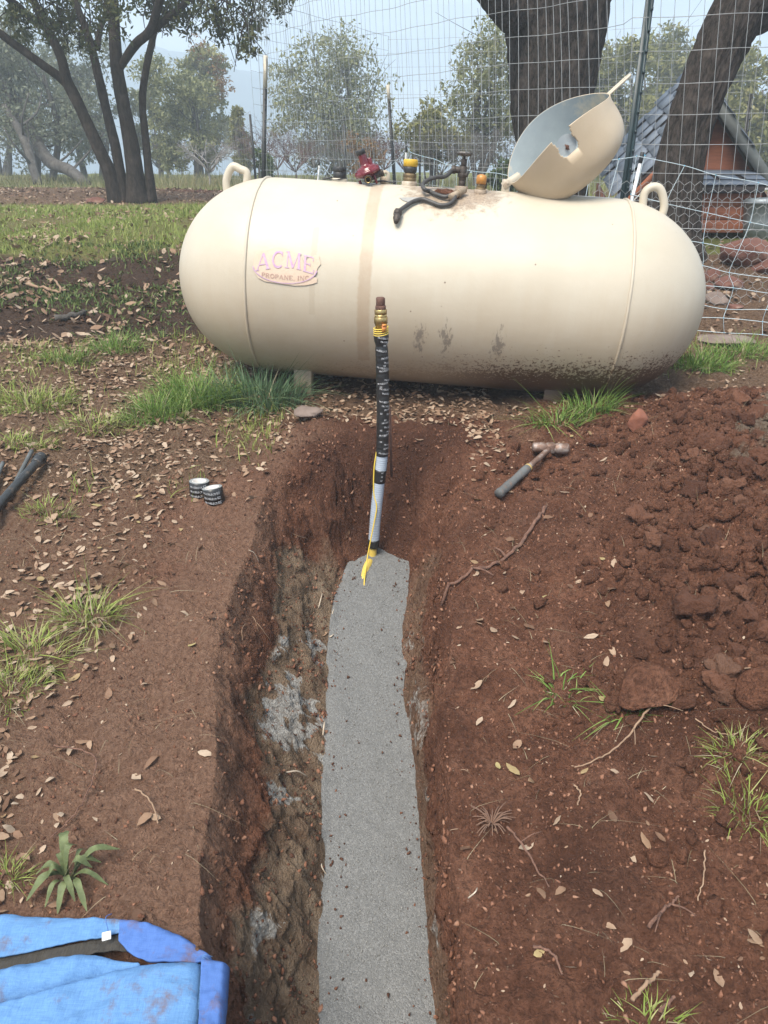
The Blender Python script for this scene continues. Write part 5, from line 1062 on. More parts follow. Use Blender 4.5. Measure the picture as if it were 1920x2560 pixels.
t3, Q3_ = bigtrunk('oak_tree', 'leaning furrowed oak trunk in front of the coop roof', [(1440, 600, 135), (1450, 500, 118), (1458, 430, 106), (1466, 365, 100), (1484, 290, 98), (1508, 219, 100), (1540, 140, 108), (1572, 73, 116), (1612, 0, 118), (1680, -110, 112), (1760, -260, 85), (1830, -420, 60)], 5.85, [[(1590, 40, 90, 0), (1650, 30, 70, .2), (1740, -20, 55, .5), (1850, -60, 40, .9)]], 331)
for t_, cs, sd in ((t2, [(x, y, 7.0+1.4*(random.random()-.5)) for x in range(760, 1500, 110) for y in (-280, -400, -520)], 11), (t3, [(x, y, 6.2+1.2*(random.random()-.5)) for x in range(1480, 2000, 120) for y in (-260, -400)], 12)):
    C_ = np.array([aty(*q) for q in cs]); (V_, F_), rn, _ = leaves(C_, np.full(len(C_), .55), 1100, .075, sd, .8); obj('crown', (V_, F_), ML_OAK, t_, attrs=dict(rnd=rn), smooth=False)
# ---------------- background trees
def bt(nm, lab, px_, pytop, y_, wpx, seed, nl, ls, lm, bm=M_BARKG, **kw):
    tp = aty(px_, pytop, y_); gz_ = float(H(tp[0], y_)); w_ = wpx*U*y_*math.cos(PITCH)/FPX
    return tree(nm, lab, (tp[0], y_, gz_), tp[2]-gz_, w_, seed, nl, ls, lm, bm, **kw)
bt('live_oak', 'rounded grey green live oak standing in the wire enclosure', 704, 80, 21, 255, 401, 12500, .10, ML_LIVE, nclump=24, trunks=4, crown0=.18, tr=.07)
bt('live_oak', 'olive green oak growing left of the massive trunk', 1060, 40, 15.5, 250, 402, 9500, .08, ML_LIVE, nclump=18, trunks=3, crown0=.26, tr=.06, lean=.25)
bt('olive_bush', 'low olive green bush beneath the oak left of the trunk', 935, 242, 14.2, 150, 403, 4200, .085, ML_YEL, nclump=10, trunks=4, crown0=.40, tr=.025)
bt('oak_sapling', 'yellow green oak behind the green post and lid', 1360, 75, 22, 210, 404, 11000, .13, ML_YEL, nclump=16, trunks=3, crown0=.15, tr=.06)
bt('oak_sapling', 'pale yellow green oak between the two big trunks', 1440, 62, 26, 190, 405, 10000, .15, ML_YEL, nclump=16, trunks=3, crown0=.12, tr=.06)
bt('oak_sapling', 'yellow green oak behind the coop gable', 1640, 105, 20, 240, 406, 11000, .13, ML_YEL, nclump=16, trunks=3, crown0=.1, tr=.06)
bt('oak_sapling', 'dense green oak behind the massive trunk base', 1250, 170, 24, 230, 407, 9000, .14, ML_LIVE, nclump=14, trunks=3, crown0=.1, tr=.06)
bt('grey_oak', 'misty grey green oak at the far left edge', 40, 60, 19, 300, 411, 9500, .095, ML_GREY, nclump=20, trunks=4, crown0=.30, tr=.09)
bt('grey_oak', 'misty grey oak seen through the oak stems', 160, 95, 24, 220, 412, 8000, .11, ML_GREY, nclump=18, trunks=4, crown0=.2, tr=.08)
bt('grey_oak', 'shadowy grey oak behind the fallen limb', -60, 20, 27, 320, 413, 9000, .14, ML_GREY, nclump=16, trunks=3, crown0=.2, tr=.10)
bt('slender_oak', 'slender green oak right of the dark oak stems', 380, 130, 22, 170, 414, 7200, .10, ML_LIVE, nclump=18, trunks=5, crown0=.15, tr=.05)
bt('slender_oak', 'tall pale tree with orange tinged top behind slender oak', 430, 100, 28, 160, 415, 8000, .13, ML_YEL, nclump=15, trunks=4, crown0=.15, tr=.06)
bt('slender_oak', 'green oak glimpsed between the dark oak stems', 325, 175, 25, 120, 416, 5000, .12, ML_LIVE, nclump=12, trunks=3, crown0=.15, tr=.05)
bt('pine_sapling', 'small yellow green pine left of the enclosure corner', 512, 232, 21, 62, 417, 3600, .11, ML_YEL, nclump=12, trunks=1, crown0=.12, tr=.05, shape=lambda f: 1.05-f, r_cl=.22)
C_ = np.array([aty(*q) for q in ((425, 105, 27.5), (445, 125, 27.5), (470, 150, 27.2), (480, 185, 27.0))]); tt_ = [o for o in bpy.data.objects if o.get('label') == 'tall pale tree with orange tinged top behind slender oak'][0]
(V_, F_), rn, _ = leaves(C_, np.full(4, .42), 700, .12, 71, 1.0); obj('orange_foliage', (V_, F_), ML_ORG, tt_, attrs=dict(rnd=rn), smooth=False)
# bare pale little tree, shrubs and bushes
def bare(nm, lab, base, h, seed, mt, n0=9, r0=.02, spread=.8, cat='tree'):
    r = np.random.default_rng(seed); base = np.array(base, float); t_ = thing(nm, base, lab, cat); g = []
    def br(p, d_, ln, rr, lev):
        e = p+d_*ln; mid = (p+e)/2+r.normal(size=3)*ln*.08; g.append(tube(crom([p, mid, e], 5), np.linspace(rr, rr*.55, 5), 5, False))
        if lev == 0: return
        for k in range(3 if lev > 1 else 3):
            q = p+(e-p)*(.45+.55*r.random()); dd_ = d_+r.normal(size=3)*spread*.7; dd_[2] = abs(dd_[2])*.8+.1; dd_ /= np.linalg.norm(dd_); br(q, dd_, ln*.62, rr*.55, lev-1)
    br(base-np.array([0, 0, .05]), np.array([0, 0, 1.]), h*.28, r0, 0)
    for k in range(n0):
        a_ = 6.28*k/n0+r.random(); d_ = np.array([math.cos(a_)*spread, math.sin(a_)*spread, .6+.5*r.random()]); d_ /= np.linalg.norm(d_); br(base+np.array([0, 0, h*.22]), d_, h*.42, r0*.6, 3)
    obj('branches', g, mt, t_); return t_
p = aty(452, 385, 17.5); bare('bare_fruit_tree', 'small pale bare tree with spreading twigs', (p[0], 17.5, float(H(p[0], 17.5))), 1.05, 21, pmat('pale_grey_bark', (.33, .31, .30), (.2, .18, .18), .9), 8, .03)
M_TWR = pmat('red_brown_twigs', (.15, .085, .075), (.09, .05, .045), .9); M_TWG = pmat('grey_twigs', (.14, .13, .12), (.075, .07, .065), .9)
SHR = ['bare grey twiggy shrub behind the dark oak base', 'red brown bare shrub behind the slender oak', 'red twiggy shrub just right of the corner post', 'low red shrub under the rounded live oak, left side', 'bare grey shrub tangled into the rounded live oak trunks', 'red brown shrub behind the black capped fitting', 'bare red brown shrub behind the regulator cap', 'reddish shrub right of the short tipped post', 'low bare grey shrub at the thin post foot', 'red brown bare shrub beside the round green bush']
for k, (px_, y_, hh) in enumerate(((345, 25, 1.5), (395, 24, 1.3), (600, 18, 1.2), (640, 17, 1.1), (680, 18.5, 1.4), (780, 17.5, 1.25), (830, 19, 1.3), (875, 17, 1.2), (735, 16.5, .9), (560, 20, 1.5))):
    p = aty(px_, 395, y_); bare('bare_shrub', SHR[k], (p[0], y_, float(H(p[0], y_))), hh, 30+k, M_TWR if k % 4 else M_TWG, 14, .016, .75, 'shrub')['group'] = 'bare red brown shrubs behind the grass'
for k, (px_, y_, hh) in enumerate(((950, 13.6, 1.1), (1010, 13.2, 1.2), (1090, 12.8, 1.2), (1150, 13.4, 1.2))):
    p = aty(px_, 395, y_); bare('bare_shrub', 'bare grey brush tangled under the olive oak', (p[0], y_, float(H(p[0], y_))), hh, 60+k, M_TWG, 14, .014, .8, 'shrub')['group'] = 'bare grey brush under the olive oak'
bt('green_bush', 'round bright green bush left of the corner post', 566, 325, 16.0, 52, 421, 1800, .07, ML_BUSH, nclump=8, trunks=2, crown0=.2, tr=.02)
bt('orange_bush', 'small bush with orange leaves behind the regulator', 790, 300, 15.5, 110, 422, 900, .07, ML_ORG, nclump=8, trunks=3, crown0=.3, tr=.02)
bt('green_bush', 'dark green bush at the foot of the massive trunk', 1095, 355, 11.5, 80, 423, 1500, .06, ML_BUSH, nclump=8, trunks=2, crown0=.2, tr=.02)
# fallen limb and grey leaning trunk at the far left
for q, lab, nm in (([(185, 378, 26), (150, 368, 30), (110, 352, 34), (85, 318, 36), (60, 278, 34), (30, 230, 32), (-10, 180, 28)], 'long grey limb fallen from the misty oak', 'fallen_limb'), ([(78, 378, 22), (60, 320, 22), (35, 270, 20), (10, 230, 18)], 'grey leaning stem beside the fallen limb', 'leaning_stem')):
    yb = 17.0; P = np.array([aty(x, y, yb+.4*i) for i, (x, y, _) in enumerate(q)]); P[0, 2] = float(H(P[0][0], P[0][1]))+.02; t_ = thing(nm, P[0], lab, 'tree limb'); n = len(q); Q = crom(P, 40); W = np.interp(np.linspace(0, n-1, 40), np.arange(n), [a[2] for a in q])*U/FPX*.5*17*.95
    obj('wood', tube(Q, W*.8, 14, True, lambda i, th, s, r: r*.15*fbm(th*2, s*3, 1, 3, 4)), M_BARKG, t_)
    for k in range(5):
        s0 = Q[6+k*6]; e = s0+np.array([RNG.normal()*.5, RNG.normal()*.3, .4+.5*RNG.random()]); obj('branch', tube(crom([s0, (s0+e)/2+RNG.normal(size=3)*.08, e], 7), np.linspace(.03, .012, 7), 6), M_BARKG, t_)
# ================================================================ GROUND LITTER AND PLANTS
def intrench(x, y): a, b, c, d = lines(y); return (x > a-.01)&(x < d+.01)&(y < YE1)
_cp = np.array([gp(*q)[:2] for q in ((-200, 1960), (0, 1980), (260, 2000), (400, 2030), (505, 2090), (500, 2300), (-200, 2300))])
def inpoly(x, y, P):
    ins = np.zeros(np.shape(x), bool); j = len(P)-1
    for i in range(len(P)):
        c_ = ((P[i, 1] > y) != (P[j, 1] > y))&(x < (P[j, 0]-P[i, 0])*(y-P[i, 1])/(P[j, 1]-P[i, 1]+1e-12)+P[i, 0]); ins ^= c_; j = i
    return ins
def samp(n, x0, x1, y0, y1, dens=None, r=RNG):
    x = x0+(x1-x0)*r.random(n*3); y = y0+(y1-y0)*r.random(n*3); ok = ~intrench(x, y)&~inpoly(x, y, _cp)
    if dens is not None: ok &= r.random(n*3) < dens(x, y)
    return x[ok][:n], y[ok][:n]
def leaft(kind=0):
    """a dry oak leaf: folded blade with a wavy rim"""
    t = np.linspace(0, 1, 7); w_ = .25*np.sin(np.pi*t**.85)**.8*(1+.10*np.sin(t*17+kind*2)); w_[0] = w_[-1] = .012
    z = .10*np.sin(np.pi*t)*(1 if kind % 2 else -.6)+.05*np.sin(t*5+kind); cr = .11 if kind % 3 else -.05
    V_ = np.vstack([np.c_[t-.5, w_, z+cr*w_*4*.6], np.c_[t-.5, 0*t, z], np.c_[t-.5, -w_, z+cr*w_*4*.5]]); k = np.arange(6)
    return V_, [np.vstack([np.c_[k+7, k+8, k+1, k], np.c_[k+14, k+15, k+8, k+7]])]
DRY = [(.11, .06, .038), (.20, .115, .072), (.29, .185, .12), (.37, .26, .18), (.45, .35, .26), (.27, .165, .10)]
ML_DRY = leafmat('dry_leaf', DRY, trans=.1, rough=.7); ML_DRYO = leafmat('dry_leaf_single', DRY+[(.40, .33, .15)], trans=.1, rough=.7, objrand=True)
ML_GRN = leafmat('grass_blade', [(.14, .19, .040), (.23, .30, .062), (.33, .39, .10), (.44, .43, .19)], trans=.25); ML_TUF = leafmat('lush_grass_blade', [(.075, .155, .028), (.145, .25, .05), (.23, .35, .085), (.36, .43, .15)], trans=.3)
ML_STR = leafmat('dry_straw', [(.22, .17, .10), (.34, .28, .18), (.42, .37, .25)], trans=.1); ML_WEED = leafmat('small_weed', [(.060, .095, .028), (.11, .155, .045), (.18, .22, .07)], trans=.2)
def litter(name, lab, x, y, size, mt, lift=.004, tilt=.45, cat='leaf litter', kinds=4, seed=1):
    r = np.random.default_rng(seed); n = len(x); z = H(x, y)+lift*(.3+1.4*r.random(n)); g = []; rn = []
    kd = r.integers(0, kinds, n)
    for k in range(kinds):
        q = kd == k; m_ = int(q.sum()); T_ = leaft(k); g.append(inst(T_, np.c_[x[q], y[q], z[q]], rmats(r.random(m_)*6.28, r.normal(size=m_)*tilt, r.normal(size=m_)*tilt), size*(.55+.75*r.random(m_)))); rn.append(np.repeat(r.random(m_), len(T_[0])))
    o = obj(name, g, mt, kind='stuff', attrs=dict(rnd=np.concatenate(rn))); o['label'] = lab; o['category'] = cat; return o
d_lit = lambda x, y: np.clip(sst(2.55, 3.0, y+.35*fbm(x, y, .7, 3, 61)+.18*(np.abs(x)-.4)*(x < 0)), .03, 1)*np.clip(.75+.9*fbm(x, y, .35, 3, 99), .1, 1)
x, y = samp(9000, -2.7, .5, 2.5, 4.3, d_lit); x2, y2 = samp(900, .4, 2.6, 3.2, 4.6, lambda x, y: .4+.8*fbm(x, y, .4, 3, 98)); x3, y3 = samp(650, -1.2, -.55, 1.0, 2.7, lambda x, y: np.clip(sst(-.62, -1.0, x+.15*fbm(x, y, .4, 2, 60))*.8, .01, 1))
litter('leaf_litter', 'dense tan leaf litter around the tank and left of the trench', np.concatenate([x, x2, x3]), np.concatenate([y, y2, y3]), .031, ML_DRY, .004, .28, seed=5)
x, y = samp(3200, -4.2, .2, 4.1, 6.2, lambda x, y: np.clip(.35+1.2*fbm(x, y, .5, 3, 97), .05, .9)); x2, y2 = samp(2600, -7.5, 1, 8.6, 13.5, lambda x, y: .5+.8*fbm(x, y, 1, 3, 96)); x3, y3 = samp(1300, 1.4, 4.5, 4.3, 8, lambda x, y: .6+.8*fbm(x, y, .6, 3, 95)); x4, y4 = samp(1500, -5, 0, 6, 9, lambda x, y: .4+.8*fbm(x, y, .6, 3, 94))
litter('far_leaf_litter', 'leaf litter scattered over the bank and under the oak', np.concatenate([x, x2, x3, x4]), np.concatenate([y, y2, y3, y4]), .055, ML_DRY, .012, .4, seed=6)
# single leaves that can be picked out on the bare soil
tm = [leaft(k) for k in range(5)]; lms = [mesh('leaf_%d' % k, [(t[0]*.05, t[1])], [ML_DRYO]) for k, t in enumerate(tm)]
def single(x, y, s, lab, grp_, yaw=None, z=None, k=None):
    o = bpy.data.objects.new('fallen_leaf', lms[random.randrange(5) if k is None else k]); COL.objects.link(o)
    o.location = (x, y, float(H(x, y))+.008*s if z is None else z); o.rotation_euler = (random.gauss(0, .3), random.gauss(0, .3), random.random()*6.28 if yaw is None else yaw); o.scale = (s, s*random.uniform(.8, 1.15), s); tag(o, lab, 'leaf', grp_)
x, y = samp(135, -1.25, -.25, .95, 2.75, lambda x, y: np.clip(.25+.9*sst(-.5, -.95, x)+.3*sst(2.2, 2.7, y), 0, 1))
for a_, b_ in zip(x, y): single(a_, b_, random.uniform(.5, .95), 'dry tan leaf lying on the soil left of the trench', 'dry leaves left of the trench')
x, y = samp(105, .18, 1.25, .85, 3.0, lambda x, y: .6-.35*(x > .75))
for a_, b_ in zip(x, y): single(a_, b_, random.uniform(.45, .9), 'dry tan leaf lying on the soil right of the trench', 'dry leaves right of the trench')
for q in ((877, 1082), (841, 1155), (760, 1035), (748, 1000), (690, 1150), (905, 945), (860, 1010)):
    p = gp(*q); single(p[0], min(p[1]-.02, 3.05), .8, 'dry tan leaf caught on the trench end slope', 'dry leaves on the trench end slope')
# crumbs, clods
M_CLOD = M_SOIL
T1_ = lump(9, 1, .6, (1, .8, .7), 3); n = 17000; x, y = samp(n, -1.35, 1.6, .75, 3.3, lambda x, y: np.clip(.35+.65*sst(.15, .7, x)+.8*fbm(x, y, .15, 3, 92), .05, 1)); n = len(x)
ML_CRB = leafmat('soil_crumb', [(.06, .027, .017), (.11, .05, .031), (.18, .082, .05), (.24, .115, .072), (.32, .18, .12)], trans=0, rough=.95)
o = obj('soil_crumbs', inst(T1_, np.c_[x, y, H(x, y)], rmats(RNG.random(n)*6, RNG.random(n)*3, RNG.random(n)*3), .0018+.0060*(RNG.random(n)**2.6)[:, None]*(.6+.8*RNG.random((n, 3)))), ML_CRB, kind='stuff', attrs=dict(rnd=np.repeat(RNG.random(n), len(T1_[0])))); o['label'] = 'small crumbs of loose red soil'; o['category'] = 'soil'
n = 5200; y = .85+2.25*RNG.random(n)**.8; a_, b_, c_, d_ = lines(y); t = RNG.random(n); x = np.where(RNG.random(n) < .62, a_+(b_-a_)*t, d_+(c_-d_)*t); q = y > 2.72; x = np.where(q, a_+(d_-a_)*t, x)
o = obj('wall_crumbs', inst(T1_, np.c_[x, y, H(x, y)+.001], rmats(RNG.random(n)*6, RNG.random(n)*3, RNG.random(n)*3), .002+.0085*(RNG.random(n)**2.8)[:, None]*(.6+.8*RNG.random((n, 3)))), ML_CRB, kind='stuff', attrs=dict(rnd=np.repeat(RNG.random(n)**1.5, len(T1_[0])))); o['label'] = 'loose crumbs clinging to the trench walls'; o['category'] = 'soil'
n = 260; y = .85+2.0*RNG.random(n); a_, b_, c_, d_ = lines(y); e_ = np.abs(RNG.normal(size=n))*.035; x = np.where(RNG.random(n) < .6, b_+e_, c_-e_); o = obj('fallen_crumbs', inst(T1_, np.c_[x, y, gravz(y)+.003], rmats(RNG.random(n)*6, RNG.random(n)*3), .0022+.005*RNG.random(n)**2.5), ML_CRB, kind='stuff', attrs=dict(rnd=np.repeat(RNG.random(n)*.5, len(T1_[0])))); o['label'] = 'dark soil crumbs dropped on the grey gravel edges'; o['category'] = 'soil'
pil = lambda x, y: np.clip(np.exp(-((x-1.35)/.55)**2-((y-2.05)/.85)**2)*1.1+.35*fbm(x, y, .3, 3, 93), .0, 1)
g = []
for k in range(6):
    x, y = samp(650, .35, 2.2, .9, 3.35, pil); n = len(x); sz = .006+.022*RNG.random(n)**2.2; g.append(inst(lump(40+k, 2, .5, (1, .9, .8), 4), np.c_[x, y, H(x, y)+sz*.3], rmats(RNG.random(n)*6, RNG.random(n)*3, RNG.random(n)*3), sz))
pv_ = np.concatenate([q[0] for q in g]); o = obj('soil_clods', g, M_SOIL, kind='stuff', attrs=dict(grey=greyf(pv_[:, 0], pv_[:, 1]), moist_dark=np.clip(.5+1.5*fbm(pv_[:, 0], pv_[:, 1], .15, 3, 71), 0, 1))); o['label'] = 'loose broken clods covering the spoil heap'; o['category'] = 'soil'
def clod(seed):
    V_, F_ = lump(seed, 4, .42, (1, .9, .75), 4); u_ = V_/(np.linalg.norm(V_, axis=1)[:, None]+1e-9); d_ = .30*fbm(u_[:, 0]*3+u_[:, 2]*2+seed, u_[:, 1]*3-u_[:, 2]*2, .8, 4, seed, .6)+.10*np.clip(.6-cell(u_[:, 0]*3+u_[:, 2], u_[:, 1]*3-u_[:, 2], .45, seed), 0, 1); return V_*(1+d_)[:, None]*.034, F_
M_CLODO = leafmat('clod_soil', [(.11, .047, .029), (.16, .070, .042), (.20, .089, .054), (.24, .110, .067), (.22, .115, .074)], trans=0, rough=.95, objrand=True)
_N, _L = M_CLODO.node_tree.nodes, M_CLODO.node_tree.links; _tc = _N.new('ShaderNodeTexCoord'); bumpn(_N, _L, _N['Principled BSDF'], noise(_N, _L, _tc.outputs['Object'], 130, 6, .75), 1.0, .02)
cms = [mesh('clod_%d' % k, [clod(140+k)], [M_CLODO]) for k in range(9)]
x, y = samp(150, .55, 1.75, 1.15, 3.1, lambda x, y: np.clip(pil(x, y)*1.2-.2, 0, 1))
for a_, b_ in zip(x, y):
    s = random.uniform(.45, 1.2)*(1.4 if random.random() < .1 else 1); o = bpy.data.objects.new('soil_clod', random.choice(cms)); COL.objects.link(o); o.location = (a_, b_, float(H(a_, b_))+s*.010); o.scale = (s, s, s); o.rotation_euler = (random.random()*.6, random.random()*.6, random.random()*6.28); tag(o, 'crumbly dark red clod on the spoil heap right of the trench', 'clod', 'big clods on the spoil heap')
x, y = samp(900, -1.3, 1.5, .8, 3.1); litter('leaf_fragments', 'small broken bits of dry leaf strewn on the bare soil', x, y, .011, ML_DRY, .003, .3, seed=9)
# grass
def blade(seg=3, bend=.5, w_=.05):
    t = np.linspace(0, 1, seg+1); ww = w_*(1-t**1.6)*.5+.002; V_ = np.vstack([np.c_[ww, bend*t**2, t*(1-.25*bend*t)], np.c_[-ww, bend*t**2, t*(1-.25*bend*t)]]); m_ = seg+1; k = np.arange(seg)
    return V_, [np.c_[k, k+1, k+m_+1, k+m_]]
def blades(x, y, h, w_, bend, z=None, r=RNG, spread=.35, out=None):
    g = []; rn = []; n = len(x); z = H(x, y)-.004 if z is None else z; kd = r.integers(0, 3, n)
    for k in range(3):
        q = kd == k; m_ = int(q.sum()); T_ = blade(4 if bend > .4 else 2, bend*(.5+.6*k), 1.0)
        yaw = r.random(m_)*6.28 if out is None else out[q]+r.normal(size=m_)*.5; hh = h[q]; s = np.c_[w_*(.7+.6*r.random(m_)), hh, hh]
        g.append(inst(T_, np.c_[x[q], y[q], z[q]], rmats(yaw, r.normal(size=m_)*spread*.5, r.normal(size=m_)*spread), s)); rn.append(np.repeat(r.random(m_), len(T_[0])))
    return g, np.concatenate(rn)
def gstuff(name, lab, x, y, h, w_, bend, mt, cat='grass'):
    g, rn = blades(x, y, h, w_, bend); o = obj(name, g, mt, kind='stuff', attrs=dict(rnd=rn), smooth=False); o['label'] = lab; o['category'] = cat
dg = lambda x, y: np.clip((sst(5.55, 5.95, y+.35*fbm(x, y, .9, 3, 64)))*(.55+1.1*fbm(x, y, .8, 4, 66)+.1), 0, 1)
x, y = samp(26000, -5.2, 2.2, 5.4, 9.3, dg); gstuff('grass', 'short green grass sward below the dark oak', x, y, .035+.05*RNG.random(len(x)), .0060, .5, ML_GRN)
x, y = samp(9000, -10, 5, 12.8, 22, lambda x, y: .7+.6*fbm(x, y, 2, 2, 11)); gstuff('meadow_grass', 'pale tall meadow grass along the far edge of the yard', x, y, .10+.16*RNG.random(len(x)), .011, .35, leafmat('meadow_blade', [(.12, .15, .05), (.19, .20, .08), (.30, .27, .14), (.36, .32, .19)], trans=.25))
x, y = samp(7000, -3.4, 3.4, 8.6, 13.5, lambda x, y: (.25+1.2*fbm(x, y, 1.2, 3, 12))*(x > -1.6)); gstuff('enclosure_grass', 'green grass growing inside the wire enclosure', x, y, .06+.10*RNG.random(len(x)), .007, .45, ML_GRN)
x, y = samp(9000, -3.9, .1, 4.2, 6.0, lambda x, y: np.clip(.25+1.3*fbm(x, y, .45, 3, 13), 0, 1)); gstuff('bank_weeds', 'small sprouting weeds on the dark bank', x, y, .018+.035*RNG.random(len(x)), .011, .7, ML_WEED, 'weeds')
x, y = samp(4200, -2.8, -.45, 2.5, 4.3, lambda x, y: np.clip(-.25+2.6*fbm(x, y, .5, 3, 14), 0, 1)); gstuff('thin_grass', 'thin green grass growing through the leaf litter', x, y, .03+.05*RNG.random(len(x)), .0036, .6, ML_GRN)
x, y = samp(700, -1.3, 1.5, .8, 3.2); gstuff('straw', 'fine dry straw bits strewn on the bare soil', x, y, .02+.05*RNG.random(len(x)), .0014, 1.6, ML_STR, 'straw')
x, y = samp(1500, 1.2, 3.2, 3.4, 6.5, lambda x, y: np.clip(.1+1.6*fbm(x, y, .5, 3, 15), 0, 1)); gstuff('side_grass', 'green grass by the sunken tank end and rocks', x, y, .04+.07*RNG.random(len(x)), .0040, .6, ML_GRN)
def tuft(px_, py_, rx_, ry_, n, h, lab, mt, w_=.0045, bend=.8, straw=.0, seed=1, grp_=None, cat='grass tuft'):
    r = np.random.default_rng(seed); c_ = gp(px_, py_); th = r.random(n)*6.28; rr = np.sqrt(r.random(n)); x = c_[0]+rx_*rr*np.cos(th); y = c_[1]+ry_*rr*np.sin(th)
    t_ = thing('grass_tuft', (c_[0], c_[1], float(H(c_[0], c_[1]))), lab, cat, grp_); hh = h*(.45+.75*r.random(n))*(1.05-.4*rr)
    g, rn = blades(x, y, hh, w_, bend, r=r, spread=.4, out=th-np.pi/2); obj('blades', g, mt, t_, attrs=dict(rnd=rn), smooth=False, kind='stuff')
    if straw: m_ = int(n*straw); g, rn = blades(x[:m_], y[:m_], hh[:m_]*.8, w_*.8, bend*1.3, r=r, spread=.8, out=th[:m_]-np.pi/2); obj('dead_blades', g, ML_STR, t_, attrs=dict(rnd=rn), smooth=False, kind='stuff')
    return t_
tuft(425, 872, .19, .12, 760, .20, 'lush green grass clump left of the tank foot', ML_TUF, .005, .75, .12, 1)
tuft(560, 866, .22, .12, 560, .23, 'long bluish green grass clump drooping under the tank', leafmat('blue_green_blade', [(.055, .115, .055), (.10, .18, .09), (.16, .25, .13), (.25, .32, .19)], trans=.25), .006, 1.0, .08, 2)
tuft(340, 905, .16, .10, 420, .14, 'ragged grass fringe beside the lush clump', ML_TUF, .0045, .8, .2, 3)
tuft(1275, 895, .13, .06, 240, .15, 'drooping green grass tuft before the right tank foot', ML_TUF, .0052, 1.0, .15, 4)
tuft(1200, 922, .13, .035, 130, .12, 'flattened grass spray trailing left from a tuft', ML_TUF, .005, 1.5, .2, 5)
tuft(1510, 790, .16, .10, 420, .15, 'green grass growing beside the sunken tank end', ML_TUF, .005, .8, .15, 6)
tuft(1600, 770, .2, .10, 350, .13, 'grass growing along the netting hem', ML_TUF, .0045, .8, .2, 7)
tuft(250, 760, .15, .08, 380, .12, 'small bluish grass tuft on the leaf litter bank', ML_TUF, .004, .8, .1, 8)
tuft(150, 785, .16, .07, 260, .10, 'low grass tuft next to the bluish tuft', ML_TUF, .004, .8, .15, 9)
tuft(70, 870, .22, .12, 420, .10, 'spreading yellow green grass on the far litter', ML_GRN, .004, .9, .25, 10)
tuft(200, 925, .18, .08, 260, .08, 'thin flat grass patch on tan litter', ML_GRN, .004, 1.0, .3, 11)
tuft(30, 965, .20, .06, 260, .07, 'grass growing round the grey rod tips', ML_GRN, .004, .9, .3, 12)
tuft(105, 1110, .10, .06, 120, .06, 'straggly grass under the black pipe', ML_GRN, .004, 1.0, .35, 13)
tuft(195, 1345, .085, .05, 150, .10, 'sparse flattened grass tuft on red soil', ML_GRN, .0035, 1.4, .5, 14)
tuft(75, 1425, .12, .08, 220, .08, 'broad straw flecked grass tuft on red soil', ML_GRN, .0035, 1.2, .4, 15)
tuft(20, 1500, .10, .08, 160, .07, 'grass tuft merging with dry leaves on soil', ML_GRN, .0035, 1.2, .4, 16)
tuft(1215, 1490, .055, .04, 40, .075, 'few long grass blades beside the half buried rock', ML_TUF, .0042, 1.3, .25, 17)
tuft(1350, 1535, .06, .03, 30, .08, 'sparse grass sprigs below the half buried rock', ML_TUF, .004, 1.3, .25, 18)
tuft(1615, 1745, .07, .06, 150, .055, 'pale green grass tuft in a soil hollow', ML_GRN, .0032, 1.0, .4, 19)
tuft(1590, 1640, .06, .05, 90, .06, 'thin dry grass sprig above the pale tuft', ML_GRN, .003, 1.1, .6, 20)
tuft(1395, 2205, .07, .04, 80, .05, 'tiny green seedlings among twigs on soil', ML_GRN, .003, 1.0, .3, 21)
tuft(20, 1900, .05, .03, 110, .05, 'fine green weed beside the broad leaved weed', ML_GRN, .0025, 1.0, .2, 22)
# broad leaved weed
c_ = gp(150, 1905); wd = thing('broad_leaf_weed', (c_[0], c_[1], float(H(c_[0], c_[1]))), 'broad leaved green weed growing above the blue trousers', 'weed')
M_WL = pmat('weed_leaf', (.125, .15, .06), (.06, .08, .03), .7, scale=40, bump=.2)
for k, (ex, ey, lf, w_) in enumerate(((282, 1852, .05, .018), (155, 1830, .09, .02), (45, 1965, .02, .02), (70, 1905, .03, .016), (120, 1985, .0, .016), (195, 1985, .01, .014), (215, 1905, .06, .017), (235, 1880, .04, .016), (100, 1930, .05, .018), (180, 1860, .08, .016), (60, 1940, .015, .014), (130, 1870, .05, .012), (250, 1925, .02, .012), (165, 1960, .01, .013), (90, 1975, .01, .012), (200, 1840, .03, .010))):
    e = gp(150+(ex-150)*.86, 1905+(ey-1905)*.86); e[2] += lf*.7; b_ = np.array([c_[0]+random.gauss(0, .006), c_[1]+random.gauss(0, .006), float(H(c_[0], c_[1]))]); mid = (b_+e)/2+np.array([0, 0, .03+.2*lf]); S_ = crom([b_, mid, e], 12); t = np.linspace(0, 1, 12); ww = w_*.62*np.sin(np.pi*np.clip(t*.93+.04, 0, 1))**.9*(.3+.7*np.sqrt(t))*(1+.12*np.sin(t*19+k)); T_ = np.gradient(S_, axis=0); n_ = np.c_[-T_[:, 1], T_[:, 0], 0*t]; n_ /= np.linalg.norm(n_, axis=1)[:, None]+1e-9
    up = np.array([0, 0, 1.]); V_ = np.vstack([S_+n_*ww[:, None]+up*(.3*ww[:, None]), S_, S_-n_*ww[:, None]+up*(.3*ww[:, None])]); q = np.arange(11); obj('leaf', (V_, [np.vstack([np.c_[q, q+1, q+13, q+12], np.c_[q+12, q+13, q+25, q+24]])]), M_WL, wd)
